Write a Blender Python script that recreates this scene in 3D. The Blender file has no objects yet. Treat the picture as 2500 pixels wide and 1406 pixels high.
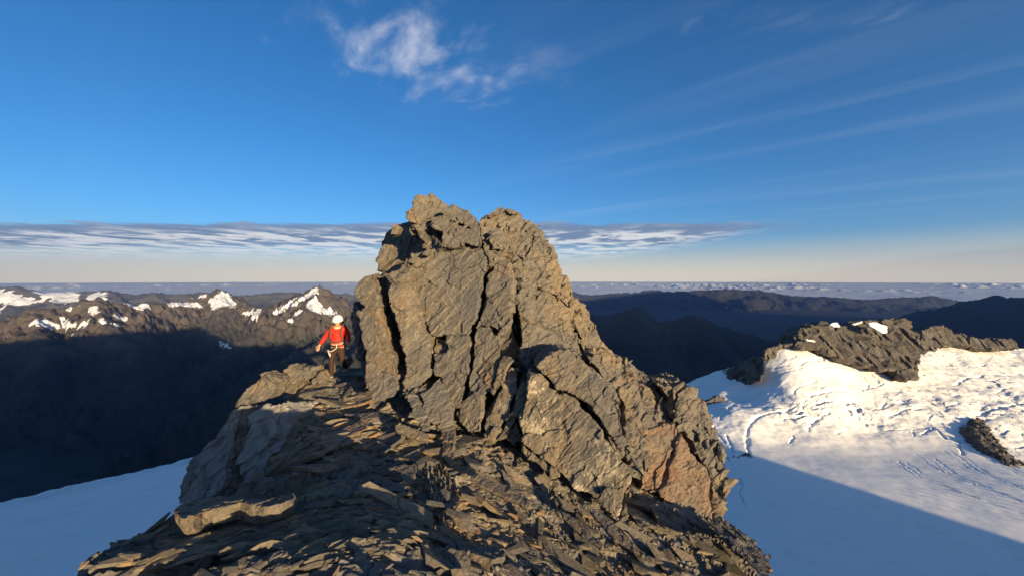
import bpy, bmesh, math, random
import numpy as np
from mathutils import Vector, Matrix, Euler

# ------------------------------------------------------------------ camera, sky, sun, exposure
SUN_AZ, SUN_EL = math.radians(32), math.radians(7.5)      # sun stands behind the camera, to the right
EYE = 682.0                                                # eye level in photograph pixels
scene = bpy.context.scene
col = scene.collection

cam_data = bpy.data.cameras.new('camera')
cam_data.sensor_width = 36.0
cam_data.lens = 36.0 * 1000.0 / 2500.0
cam_data.shift_y = (EYE - 703.0) / 2500.0
cam_data.clip_start = 0.05
cam_data.clip_end = 900000.0
cam = bpy.data.objects.new('camera', cam_data)
cam.rotation_euler = (math.radians(90), 0, 0)
col.objects.link(cam)
scene.camera = cam

world = bpy.data.worlds.new('World')
scene.world = world
world.use_nodes = True
wt = world.node_tree
wt.nodes.clear()

class G:
    """small node-graph writer"""
    def __init__(s, tree): s.t = tree
    def n(s, kind, **kw):
        nd = s.t.nodes.new(kind)
        for k, v in kw.items(): setattr(nd, k, v)
        return nd
    def link(s, a, b): s.t.links.new(a, b)
    def put(s, sock, v):
        if isinstance(v, bpy.types.NodeSocket): s.link(v, sock)
        elif isinstance(v, (tuple, list)) and len(v) == 3 and sock.type == 'RGBA': sock.default_value = (*v, 1)
        else: sock.default_value = v
    def m(s, op, a, b=None, c=None, clamp=False):
        nd = s.n('ShaderNodeMath', operation=op); nd.use_clamp = clamp
        for i, v in enumerate((a, b, c)):
            if v is not None: s.put(nd.inputs[i], v)
        return nd.outputs[0]
    def step(s, v, a, b, lo=0.0, hi=1.0):
        nd = s.n('ShaderNodeMapRange', interpolation_type='SMOOTHSTEP')
        s.put(nd.inputs['Value'], v); nd.inputs['From Min'].default_value = a; nd.inputs['From Max'].default_value = b
        nd.inputs['To Min'].default_value = lo; nd.inputs['To Max'].default_value = hi
        return nd.outputs[0]
    def noise(s, vec, scale, detail=4, rough=0.55, dist=0.0, lac=2.0):
        nd = s.n('ShaderNodeTexNoise'); s.put(nd.inputs['Vector'], vec)
        nd.inputs['Scale'].default_value = scale; nd.inputs['Detail'].default_value = detail
        nd.inputs['Roughness'].default_value = rough; nd.inputs['Distortion'].default_value = dist
        nd.inputs['Lacunarity'].default_value = lac
        return nd.outputs['Fac']
    def voro(s, vec, scale, feature='F1', rnd=1.0):
        nd = s.n('ShaderNodeTexVoronoi', feature=feature); s.put(nd.inputs['Vector'], vec)
        nd.inputs['Scale'].default_value = scale; nd.inputs['Randomness'].default_value = rnd
        return nd
    def mix(s, f, a, b, blend='MIX'):
        nd = s.n('ShaderNodeMix', data_type='RGBA', blend_type=blend)
        s.put(nd.inputs[0], f); s.put(nd.inputs[6], a); s.put(nd.inputs[7], b)
        return nd.outputs[2]
    def xyz(s, x, y, z):
        nd = s.n('ShaderNodeCombineXYZ'); s.put(nd.inputs[0], x); s.put(nd.inputs[1], y); s.put(nd.inputs[2], z)
        return nd.outputs[0]
    def sep(s, v):
        nd = s.n('ShaderNodeSeparateXYZ'); s.put(nd.inputs[0], v); return nd.outputs
    def mapping(s, v, rot=(0, 0, 0), scale=(1, 1, 1)):
        for r_, s_ in ((rot, (1, 1, 1)), ((0, 0, 0), scale)):      # turn first, stretch afterwards
            nd = s.n('ShaderNodeMapping'); s.put(nd.inputs['Vector'], v)
            nd.inputs['Rotation'].default_value = r_; nd.inputs['Scale'].default_value = s_
            v = nd.outputs[0]
        return v

g = G(wt)
sky = g.n('ShaderNodeTexSky', sky_type='NISHITA')
sky.sun_disc = False
sky.sun_elevation = SUN_EL
sky.sun_rotation = math.pi - SUN_AZ
sky.altitude = 3000
sky.air_density = 1.0
sky.dust_density = 10.0
sky.ozone_density = 3.2
tc = g.n('ShaderNodeTexCoord')
dx, dy, dz = g.sep(tc.outputs['Generated'])
zc = g.m('MAXIMUM', dz, 0.004)
U = g.m('DIVIDE', dx, zc); V = g.m('DIVIDE', dy, zc)         # the place where a ray meets a flat cloud deck
deck = g.xyz(U, V, 0.0)
skyc = sky.outputs[0]
hs = g.n('ShaderNodeHueSaturation'); hs.inputs['Saturation'].default_value = 1.15
g.link(skyc, hs.inputs['Color']); skyc = hs.outputs[0]
# cirrus streaks
cs = g.mapping(deck, rot=(0, 0, math.radians(42)), scale=(0.16, 1.3, 1))
ci = g.noise(cs, 1.0, 5, 0.55, 0.3)
ci = g.step(ci, 0.46, 0.78)
cz = g.m('MULTIPLY', g.step(dz, 0.05, 0.2), g.step(U, -1.2, 1.2, 0.12, 1.0))
ci = g.m('MULTIPLY', g.m('MULTIPLY', ci, cz), 0.085)
CLOUD_WARM = (5.2, 5.1, 5.1); CLOUD_BLUE = (1.0, 1.4, 2.15)
skyc = g.mix(ci, skyc, CLOUD_WARM)
# torn fair-weather cloud high in the middle, and a fainter one beside it
def puff(cx, cy, rx, ry, thr, seed, gain):
    global skyc
    ex = g.m('DIVIDE', g.m('SUBTRACT', U, cx), rx); ey = g.m('DIVIDE', g.m('SUBTRACT', V, cy), ry)
    r = g.m('SQRT', g.m('ADD', g.m('MULTIPLY', ex, ex), g.m('MULTIPLY', ey, ey)))
    nz = g.noise(g.mapping(g.xyz(U, V, seed), rot=(0, 0, 0.9), scale=(0.8, 1.15, 1)), 3.4, 7, 0.60, 0.3)
    v = g.m('SUBTRACT', nz, g.m('MULTIPLY', r, 0.28))
    a = g.m('MULTIPLY', g.step(v, thr - 0.04, thr + 0.30), gain)
    a = g.m('MULTIPLY', a, g.step(dz, 0.1, 0.2))
    wisp = g.noise(g.mapping(g.xyz(U, V, seed + 4.0), rot=(0, 0, 1.1), scale=(0.6, 1.3, 1)), 4.5, 6, 0.58, 0.25)
    a = g.m('MULTIPLY', a, g.step(wisp, 0.34, 0.72))
    skyc = g.mix(a, skyc, CLOUD_WARM)
puff(-0.42, 1.80, 0.40, 0.62, 0.24, 3.1, 0.46)
puff(0.12, 1.95, 0.25, 0.28, 0.27, 7.7, 0.10)
puff(1.05, 1.58, 0.60, 0.20, 0.33, 1.7, 0.12)
# thin warm veil over the horizon
veil = g.m('MULTIPLY', g.m('SUBTRACT', 1.0, g.step(dz, 0.0, 0.10)), 0.85)
skyc = g.mix(veil, skyc, (5.5, 4.8, 3.6))
# long low bank of stratocumulus on the far left horizon, ending on the right
bn = g.noise(g.mapping(deck, scale=(0.7, 0.5, 1)), 1.6, 7, 0.62, 0.3)
big = g.noise(g.mapping(deck, scale=(0.16, 0.3, 1)), 1.0, 3, 0.5)
Vn = g.m('ADD', V, g.m('MULTIPLY', g.m('SUBTRACT', bn, 0.5), 2.6))
right_end = g.m('SUBTRACT', 1.0, g.step(g.m('ADD', U, g.m('MULTIPLY', g.m('SUBTRACT', bn, 0.5), 4.0)), 3.8, 6.0))
near_edge = g.step(Vn, 7.1, 7.7)
dark = g.m('MULTIPLY', near_edge, g.m('SUBTRACT', 1.0, g.step(Vn, 10.2, 14.5)))
bank = g.m('MULTIPLY', g.m('MULTIPLY', dark, right_end), 0.95)
tail = g.m('MULTIPLY', g.step(Vn, 8.0, 9.5), g.step(bn, 0.43, 0.56))
tail = g.m('MULTIPLY', g.m('MULTIPLY', tail, g.m('SUBTRACT', 1.0, g.step(V, 13.0, 26.0))), g.m('MULTIPLY', right_end, 0.75))
bankcol = g.mix(g.step(bn, 0.45, 0.75), CLOUD_BLUE, (2.0, 2.35, 3.0))
skyc = g.mix(bank, skyc, bankcol)
skyc = g.mix(tail, skyc, (5.4, 5.4, 5.2))
bg = g.n('ShaderNodeBackground'); bg.inputs['Strength'].default_value = 0.092
g.link(skyc, bg.inputs['Color'])
wo = g.n('ShaderNodeOutputWorld'); g.link(bg.outputs[0], wo.inputs['Surface'])

sun_data = bpy.data.lights.new('sun', 'SUN')
sun_data.energy = 5.0
sun_data.angle = math.radians(0.5)
sun_data.color = (1.0, 0.77, 0.44)
sun = bpy.data.objects.new('sun', sun_data)
SUNDIR = Vector((math.sin(SUN_AZ) * math.cos(SUN_EL), -math.cos(SUN_AZ) * math.cos(SUN_EL), math.sin(SUN_EL)))
sun.rotation_euler = (-SUNDIR).to_track_quat('-Z', 'Y').to_euler()
sun.location = SUNDIR * 50
col.objects.link(sun)

vs = scene.view_settings
vs.view_transform = 'Standard'; vs.look = 'None'; vs.exposure = 1.08; vs.gamma = 1.0; vs.use_curve_mapping = False
scene.render.engine = 'CYCLES'
scene.cycles.use_denoising = True
scene.cycles.max_bounces = 5
scene.cycles.diffuse_bounces = 3
scene.cycles.glossy_bounces = 2
scene.cycles.volume_bounces = 0
scene.cycles.use_adaptive_sampling = True

# ------------------------------------------------------------------ numeric helpers
rng = np.random.default_rng(11)
_perm = np.random.default_rng(5).permutation(256)
_grad = np.random.default_rng(6).normal(size=(256, 3)); _grad /= np.linalg.norm(_grad, axis=1)[:, None]

def _h(ix, iy, iz, seed=0):
    return _perm[(_perm[(_perm[(ix + seed * 17) & 255] + iy) & 255] + iz) & 255]

def perlin(p, seed=0):
    i = np.floor(p).astype(np.int64); f = p - i
    u = f * f * f * (f * (f * 6 - 15) + 10)
    out = np.zeros(len(p))
    for a in (0, 1):
        wx = u[:, 0] if a else 1 - u[:, 0]
        for b in (0, 1):
            wy = u[:, 1] if b else 1 - u[:, 1]
            for c in (0, 1):
                wz = u[:, 2] if c else 1 - u[:, 2]
                gr = _grad[_h(i[:, 0] + a, i[:, 1] + b, i[:, 2] + c, seed)]
                out += wx * wy * wz * (gr[:, 0] * (f[:, 0] - a) + gr[:, 1] * (f[:, 1] - b) + gr[:, 2] * (f[:, 2] - c))
    return out * 1.5

def fbm(p, octv=4, gain=0.5, seed=0):
    s = np.zeros(len(p)); a = 1.0
    for k in range(octv):
        s += a * perlin(p, seed + k); p = p * 2.03 + 7.1; a *= gain
    return s

def ridged(p, octv=4, gain=0.5, seed=0):
    s = np.zeros(len(p)); a = 1.0; w = 1.0
    for k in range(octv):
        n = (1 - np.abs(perlin(p, seed + k))) ** 2 * w
        s += a * n; w = np.clip(n * 1.3, 0, 1); p = p * 2.05 + 3.3; a *= gain
    return s

_ra = np.random.default_rng(8).random((256, 3)); _rb = np.random.default_rng(9).normal(size=(256, 3)); _rc = np.random.default_rng(10).random(256)
def facet(p, seed=0, tilt=0.5, step=0.5):
    """broken-rock relief: every cell of a random cellular pattern is one tilted flat chip"""
    i = np.floor(p - 0.5).astype(np.int64)
    best = np.full(len(p), 9.0); val = np.zeros(len(p))
    for a in (0, 1):
        for b in (0, 1):
            for c in (0, 1):
                hh = _h(i[:, 0] + a, i[:, 1] + b, i[:, 2] + c, seed)
                d = i + np.array((a, b, c)) + 0.15 + 0.7 * _ra[hh] - p
                q = (d * d).sum(1)
                k = q < best
                best[k] = q[k]
                val[k] = (step * (_rc[hh] - 0.5) + tilt * (d * _rb[hh]).sum(1) * 0.5)[k]
    return val

def P(px, py, d):
    return np.array(((px - 1250.0) / 1000.0 * d, d, (EYE - py) / 1000.0 * d))

def to_px(v):
    return 1250 + 1000 * v[:, 0] / v[:, 1], EYE - 1000 * v[:, 2] / v[:, 1]

def inside(poly, x, y):
    poly = np.asarray(poly, float); r = np.zeros(len(x), bool); j = len(poly) - 1
    for i in range(len(poly)):
        xi, yi = poly[i]; xj, yj = poly[j]
        with np.errstate(divide='ignore', invalid='ignore'):
            c = ((yi > y) != (yj > y)) & (x < (xj - xi) * (y - yi) / (yj - yi + 1e-12) + xi)
        r ^= c; j = i
    return r

def mesh_np(name, v, f, smooth=True):
    v = np.asarray(v, np.float32); f = np.asarray(f, np.int32)
    me = bpy.data.meshes.new(name)
    k = f.shape[1]
    me.vertices.add(len(v)); me.vertices.foreach_set('co', v.ravel())
    me.loops.add(f.size); me.loops.foreach_set('vertex_index', f.ravel())
    me.polygons.add(len(f)); me.polygons.foreach_set('loop_start', np.arange(0, f.size, k, dtype=np.int32))
    me.polygons.foreach_set('use_smooth', np.full(len(f), smooth))
    me.update(calc_edges=True); me.validate()
    return me

def set_attr(me, name, a):
    at = me.attributes.new(name, 'FLOAT', 'POINT'); at.data.foreach_set('value', np.asarray(a, np.float32))

def obj(name, me, mat=None, parent=None, label=None, cat=None, group=None, kind=None):
    o = bpy.data.objects.new(name, me); col.objects.link(o)
    if mat and not me.materials: me.materials.append(mat)
    if parent: o.parent = parent
    if label: o['label'] = label
    if cat: o['category'] = cat
    if group: o['group'] = group
    if kind: o['kind'] = kind
    return o

def empty(name, loc=(0, 0, 0), **kw):
    o = bpy.data.objects.new(name, None); col.objects.link(o); o.location = loc
    for k, v in kw.items(): o[{'cat': 'category'}.get(k, k)] = v
    return o

def grid_faces(nx, ny):
    i = np.arange((nx - 1) * (ny - 1)); x = i % (nx - 1); y = i // (nx - 1); a = y * nx + x
    return np.stack([a, a + 1, a + nx + 1, a + nx], 1)

def rbf_fit(pts, vals, smooth=0.0):
    pts = np.asarray(pts, float); n = len(pts)
    r = np.linalg.norm(pts[:, None] - pts[None], axis=2)
    K = np.where(r > 0, r * r * np.log(r + 1e-9), 0) + smooth * np.eye(n)
    A = np.zeros((n + 3, n + 3)); A[:n, :n] = K; A[:n, n] = 1; A[:n, n + 1:] = pts; A[n, :n] = 1; A[n + 1:, :n] = pts.T
    b = np.zeros(n + 3); b[:n] = vals
    w = np.linalg.solve(A, b)
    def ev(q):
        out = np.zeros(len(q))
        for s0 in range(0, len(q), 40000):
            qq = q[s0:s0 + 40000]
            rr = np.linalg.norm(qq[:, None] - pts[None], axis=2)
            out[s0:s0 + 40000] = np.where(rr > 0, rr * rr * np.log(rr + 1e-9), 0) @ w[:n] + w[n] + qq @ w[n + 1:]
        return out
    return ev

def seg_dist(q, line):
    """distance of 2-D points to a polyline of (x, y, z) and the height of the nearest point on it"""
    bd = np.full(len(q), 1e12); bz = np.zeros(len(q))
    line = np.asarray(line, float)
    for a, b in zip(line[:-1], line[1:]):
        ab = b[:2] - a[:2]; L = (ab * ab).sum() + 1e-9
        t = np.clip(((q - a[:2]) @ ab) / L, 0, 1)
        d = np.hypot(*(q - a[:2] - t[:, None] * ab).T)
        k = d < bd; bd[k] = d[k]; bz[k] = (a[2] + t * (b[2] - a[2]))[k]
    return bd, bz
# ------------------------------------------------------------------ materials
def new_mat(name):
    m = bpy.data.materials.new(name); m.use_nodes = True
    t = m.node_tree; t.nodes.clear(); gg = G(t)
    b = gg.n('ShaderNodeBsdfPrincipled'); o = gg.n('ShaderNodeOutputMaterial')
    gg.link(b.outputs[0], o.inputs['Surface'])
    b.inputs['Roughness'].default_value = 0.85
    b.inputs['Specular IOR Level'].default_value = 0.25
    return m, gg, b

def bump(gg, b, h, strength, dist, prev=None):
    nd = gg.n('ShaderNodeBump'); nd.inputs['Strength'].default_value = strength; nd.inputs['Distance'].default_value = dist
    gg.put(nd.inputs['Height'], h)
    if prev is not None: gg.link(prev, nd.inputs['Normal'])
    gg.link(nd.outputs[0], b.inputs['Normal'])
    return nd.outputs[0]

def attr(gg, name):
    nd = gg.n('ShaderNodeAttribute'); nd.attribute_name = name; return nd.outputs['Fac']

def rock_mat(name, warm=(0.225, 0.168, 0.108), grey=(0.128, 0.118, 0.106), rust=0.25, lichen=0.3, rot=(0.2, 0.64, 0.0), local=False, tint=None, scale=1.0, lich=0.0):
    """schist: grey and brown streaked along the foliation, rusty and pale lichen patches"""
    m, gg, b = new_mat(name)
    if local:
        pos = gg.n('ShaderNodeTexCoord').outputs['Object']
        rnd = gg.n('ShaderNodeObjectInfo').outputs['Random']
        vm = gg.n('ShaderNodeVectorMath', operation='ADD'); gg.link(pos, vm.inputs[0])
        gg.link(gg.xyz(gg.m('MULTIPLY', rnd, 31.0), gg.m('MULTIPLY', rnd, 17.0), 0.0), vm.inputs[1]); pos = vm.outputs[0]
    else:
        pos = gg.n('ShaderNodeNewGeometry').outputs['Position']
        rnd = attr(gg, tint) if tint else None
    fol = gg.mapping(pos, rot=rot, scale=(1.0 * scale, 1.0 * scale, 5.5 * scale))
    large = gg.noise(pos, 0.55 * scale, 4, 0.6)
    mid = gg.noise(fol, 1.7, 7, 0.68, 1.1)
    fine = gg.noise(fol, 9.0, 8, 0.75, 0.8)
    c = gg.mix(gg.step(large, 0.42, 0.64), grey, warm)
    c = gg.mix(gg.m('MULTIPLY', gg.step(gg.noise(pos, 1.6 * scale, 5, 0.7, 0.6), 0.47, 0.60), 0.6), c, (0.125, 0.122, 0.118))
    c = gg.mix(gg.m('MULTIPLY', gg.step(mid, 0.35, 0.70), 0.55), c, (0.27, 0.215, 0.15))
    c = gg.mix(gg.m('MULTIPLY', gg.step(fine, 0.52, 0.30), 0.0 + 0.6), c, (0.07, 0.066, 0.062))
    c = gg.mix(gg.m('MULTIPLY', gg.step(fine, 0.56, 0.74), 0.40), c, (0.36, 0.30, 0.22))
    ru = gg.noise(pos, 1.1 * scale, 5, 0.7, 0.5)
    c = gg.mix(gg.m('MULTIPLY', gg.step(ru, 0.57, 0.70), rust), c, (0.30, 0.135, 0.045))
    li = gg.noise(pos, 3.0 * scale, 8, 0.78, 0.6)
    lm = gg.m('MULTIPLY', gg.step(li, 0.56 - lich, 0.63 - lich), gg.step(gg.noise(pos, 0.8 * scale, 2), 0.50 - lich, 0.62 - lich))
    c = gg.mix(gg.m('MULTIPLY', lm, lichen), c, (0.52, 0.44, 0.31))
    if rnd is not None:
        c = gg.mix(1.0, c, gg.mix(rnd, (0.62, 0.64, 0.68), (1.35, 1.25, 1.08)), 'MULTIPLY')
        c = gg.mix(gg.m('MULTIPLY', gg.step(rnd, 0.90, 0.93), 0.4), c, (0.34, 0.17, 0.06))
    warp = gg.n('ShaderNodeTexNoise'); gg.put(warp.inputs['Vector'], pos); warp.inputs['Scale'].default_value = 1.5 * scale; warp.inputs['Detail'].default_value = 3
    wv = gg.n('ShaderNodeVectorMath', operation='MULTIPLY_ADD'); gg.link(warp.outputs['Color'], wv.inputs[0]); wv.inputs[1].default_value = (0.5 / scale,) * 3; gg.link(pos, wv.inputs[2])
    cr = gg.mapping(wv.outputs[0], rot=(rot[0], rot[1] + 1.1, rot[2]), scale=(0.9 * scale, 0.9 * scale, 2.4 * scale))
    crack = gg.m('MAXIMUM', gg.step(gg.voro(cr, 0.8, 'DISTANCE_TO_EDGE').outputs['Distance'], 0.0, 0.020), gg.step(gg.noise(pos, 1.3 * scale, 3), 0.56, 0.46))
    chip = gg.voro(gg.mapping(wv.outputs[0], rot=rot, scale=(4 * scale, 4 * scale, 13 * scale)), 1.5, 'F1')
    c = gg.mix(gg.m('MULTIPLY', gg.m('SUBTRACT', 1.0, crack), 0.75), c, (0.035, 0.032, 0.03))
    chv = gg.m('ADD', gg.m('MULTIPLY', gg.sep(chip.outputs['Color'])[0], 0.5), 0.75)
    c = gg.mix(0.6, c, gg.mix(1.0, c, gg.xyz(chv, chv, chv), 'MULTIPLY'))
    gg.link(c, b.inputs['Base Color'])
    n1 = bump(gg, b, crack, 0.6, 0.03 / scale)
    n2 = bump(gg, b, chip.outputs['Distance'], 0.35, 0.030 / scale, n1)
    n3 = bump(gg, b, fine, 0.8, 0.022 / scale, n2)
    n4 = bump(gg, b, gg.noise(pos, 30.0 * scale, 6, 0.85), 0.8, 0.014 / scale, n3)
    return m

ROCK = rock_mat('schist_tower')
ROCK_LICHEN = rock_mat('schist_lichen', lichen=0.85, lich=0.055)
ROCK_CRAG = rock_mat('schist_crag', warm=(0.36, 0.33, 0.30), grey=(0.30, 0.295, 0.29), rust=0.05, lichen=0.3)
ROCK_RED = rock_mat('schist_reddish', warm=(0.27, 0.165, 0.105), grey=(0.22, 0.145, 0.10), rust=0.45, lichen=0.15)
ROCK_GREY = rock_mat('schist_grey', warm=(0.17, 0.145, 0.115), grey=(0.125, 0.122, 0.120), rust=0.08, lichen=0.15)
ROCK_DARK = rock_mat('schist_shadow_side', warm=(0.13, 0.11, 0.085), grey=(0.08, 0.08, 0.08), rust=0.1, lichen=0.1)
GROUND = rock_mat('schist_ground', warm=(0.25, 0.195, 0.130), grey=(0.20, 0.188, 0.172), rust=0.30, lichen=0.25, rot=(0.3, 0.3, 0.6))
STONE = rock_mat('schist_stone', local=True, lichen=0.2, warm=(0.27, 0.21, 0.14), grey=(0.20, 0.188, 0.175))
CHIPS = rock_mat('schist_chips', tint='tint', lichen=0.2, warm=(0.27, 0.205, 0.135), grey=(0.19, 0.178, 0.163))
OUTCROP = rock_mat('outcrop_rock', warm=(0.075, 0.066, 0.058), grey=(0.046, 0.043, 0.041), rust=0.12, lichen=0.1, rot=(0, 1.3, 0), scale=0.05)

ROCK_SHADE = rock_mat('shade_dark_rock', warm=(0.035, 0.033, 0.032), grey=(0.022, 0.022, 0.023), rust=0.0, lichen=0.0, scale=0.05)  # near-black colour stands in for the shade on one rock face
def snow_mat(name, colr=(0.95, 0.91, 0.85), s=1.0, dirt=0.25, amp=1.0):
    m, gg, b = new_mat(name)
    pos = gg.n('ShaderNodeNewGeometry').outputs['Position']
    dn = gg.noise(gg.mapping(pos, scale=(1, 1, 3)), 0.05 * s, 6, 0.65, 0.4)
    c = gg.mix(gg.m('MULTIPLY', gg.step(dn, 0.52, 0.72), dirt), colr, (0.62, 0.57, 0.50))
    dm = attr(gg, 'dirt')
    c = gg.mix(gg.m('MULTIPLY', dm, 0.55), c, (0.60, 0.50, 0.38))
    gg.link(c, b.inputs['Base Color'])
    b.inputs['Roughness'].default_value = 0.7
    n1 = bump(gg, b, gg.noise(pos, 0.35 * s, 5, 0.6), 0.25 * amp, 0.35 / s)
    bump(gg, b, gg.noise(gg.mapping(pos, rot=(0, 0, 0.6), scale=(1.0, 4.0, 1.0)), 0.5 * s, 3, 0.5), 0.2 * amp, 0.15 / s, n1)
    return m
SNOW = snow_mat('glacier_snow')
SNOW_L = snow_mat('shaded_snow', s=3.0, dirt=0.3, amp=2.6)

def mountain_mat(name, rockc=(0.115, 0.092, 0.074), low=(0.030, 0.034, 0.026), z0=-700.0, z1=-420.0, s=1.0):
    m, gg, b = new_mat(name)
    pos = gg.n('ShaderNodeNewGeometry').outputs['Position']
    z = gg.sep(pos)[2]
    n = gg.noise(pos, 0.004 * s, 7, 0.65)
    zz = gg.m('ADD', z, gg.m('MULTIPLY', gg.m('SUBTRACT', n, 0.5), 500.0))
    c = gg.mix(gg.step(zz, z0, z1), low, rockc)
    fine = gg.noise(pos, 0.02 * s, 6, 0.7)
    c = gg.mix(gg.m('MULTIPLY', gg.step(fine, 0.40, 0.65), 0.45), c, (0.06, 0.055, 0.048))
    sn = attr(gg, 'snow')
    sm = gg.step(gg.m('ADD', sn, gg.m('MULTIPLY', gg.m('SUBTRACT', gg.noise(pos, 0.010 * s, 8, 0.78), 0.5), 1.9)), 0.48, 0.54)
    c = gg.mix(sm, c, (0.85, 0.85, 0.87))
    gg.link(c, b.inputs['Base Color'])
    n1 = bump(gg, b, fine, 0.8, 24.0 / s)
    bump(gg, b, gg.noise(pos, 0.07 * s, 6, 0.75), 0.7, 7.0 / s, n1)
    return m
MOUNT = mountain_mat('mountain_rock')
MOUNT_FAR = mountain_mat('far_mountain', rockc=(0.12, 0.11, 0.10), low=(0.04, 0.045, 0.04), z0=-900, z1=-500, s=0.5)
FOREST = mountain_mat('forested_mountain', rockc=(0.055, 0.052, 0.040), low=(0.022, 0.026, 0.020), z0=-700, z1=-250)

def plain(name, c, rough=0.7, noise=0.0, s=20.0):
    m, gg, b = new_mat(name)
    pos = gg.n('ShaderNodeTexCoord').outputs['Object']
    n = gg.noise(pos, s, 4, 0.6)
    cc = gg.mix(gg.m('MULTIPLY', n, noise), c, tuple(x * 0.35 for x in c))
    gg.link(cc, b.inputs['Base Color']); b.inputs['Roughness'].default_value = rough
    bump(gg, b, n, 0.3, 0.01)
    return m
# ------------------------------------------------------------------ far land
def massif(name, lines, x0, x1, y0, y1, step, mat, slope=0.75, amp=60.0, fine=10.0, wl=600.0, floor=-1100.0, seed=0, label=None, snow=None, warp=0.25, rib=0.0):
    nx = int((x1 - x0) / step) + 1; ny = int((y1 - y0) / step) + 1
    X, Y = np.meshgrid(np.linspace(x0, x1, nx), np.linspace(y0, y1, ny))
    q = np.stack([X.ravel(), Y.ravel()], 1)
    p3 = np.stack([q[:, 0] / wl, q[:, 1] / wl, np.full(len(q), seed * 3.7)], 1)
    wq = q + warp * wl * np.stack([fbm(p3, 3, 0.5, seed + 1), fbm(p3 + 31.0, 3, 0.5, seed + 2)], 1) * 0.5
    z = np.full(len(q), -1e9); dmin = np.full(len(q), 1e9)
    for ln in lines:
        sl = slope
        if isinstance(ln, dict): sl = ln.get('slope', slope); ln = ln['pts']
        d0, z0 = seg_dist(q, ln); d1, z1 = seg_dist(wq, ln)
        k = np.clip(d0 / (0.5 * wl), 0, 1)
        d = d0 * (1 - k) + d1 * k
        zz = z0 * (1 - k) + z1 * k - sl * d
        z = np.maximum(z, zz); dmin = np.minimum(dmin, d0)
    w = np.clip(dmin / (0.8 * wl), 0.0, 1)
    z += amp * w * (ridged(p3 * 1.7, 5, 0.55, seed + 4) - 1.0)
    z += rib * (0.25 + 0.75 * w) * (ridged(p3 * 5.6 + 3.0, 4, 0.6, seed + 6) - 0.95)
    z += fine * (fbm(p3 * 11.0, 4, 0.65, seed + 9)) * (0.6 + 0.4 * w)
    fl = floor + 30 * fbm(p3, 3, 0.5, seed)
    z = np.maximum(z, fl)
    v = np.column_stack([q, z])
    me = mesh_np(name, v, grid_faces(nx, ny))
    sn = np.zeros(len(v))
    if snow is not None: sn = np.maximum(snow(v), 0.20 * np.clip((v[:, 2] + 480) / 150, 0, 1))
    set_attr(me, 'snow', sn)
    return obj(name, me, mat, kind='structure', label=label)

def blobs(polys, soft=0):
    def f(v):
        px, py = to_px(np.maximum(v, [[-1e9, 1.0, -1e9]]))
        s = np.zeros(len(v))
        for pl in polys: s[inside(pl, px, py)] = 1.0
        return s
    return f

# shapes of the snowfields on the left-hand range (as they lie on its slopes)
SN = [[(55, 785), (110, 778), (160, 795), (215, 790), (220, 797), (150, 800), (80, 795)],
      [(140, 775), (160, 775), (175, 790), (215, 787), (200, 800), (150, 795)],
      [(152, 742), (175, 745), (180, 757), (165, 757)], [(215, 752), (235, 745), (243, 765), (225, 768)],
      [(240, 775), (256, 780), (254, 795), (245, 790)], [(275, 768), (310, 775), (335, 785), (290, 782)],
      [(300, 740), (360, 742), (370, 752), (330, 755)], [(265, 785), (290, 790), (280, 796)],
      [(400, 738), (470, 738), (500, 748), (470, 750), (410, 745)],
      [(510, 735), (540, 712), (558, 715), (570, 735), (580, 747), (550, 745), (520, 757)],
      [(430, 725), (448, 722), (440, 733)], [(456, 723), (505, 714), (505, 724), (470, 728)],
      [(585, 765), (640, 752), (635, 765), (612, 785), (605, 790), (615, 772)],
      [(660, 765), (700, 742), (745, 722), (765, 705), (778, 703), (775, 715), (745, 730), (700, 752), (670, 767)],
      [(745, 745), (760, 730), (772, 720), (778, 735), (790, 752), (825, 762), (800, 768), (760, 757)],
      [(715, 770), (730, 752), (738, 762), (720, 772)], [(700, 783), (715, 776), (712, 786)],
      [(275, 875), (283, 890), (305, 898), (288, 895), (277, 886)], [(522, 826), (545, 835), (567, 848), (550, 848), (535, 838)],
      [(175, 812), (205, 818), (190, 820)], [(338, 720), (380, 716), (370, 735), (345, 735)]]
SNF = [[(-60, 712), (25, 712), (60, 728), (110, 735), (70, 745), (-60, 740)], [(85, 710), (190, 712), (190, 735), (150, 742), (110, 728)],
       [(200, 735), (235, 711), (258, 715), (258, 735), (220, 745)], [(-60, 745), (10, 750), (0, 765), (-60, 765)]]

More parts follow.
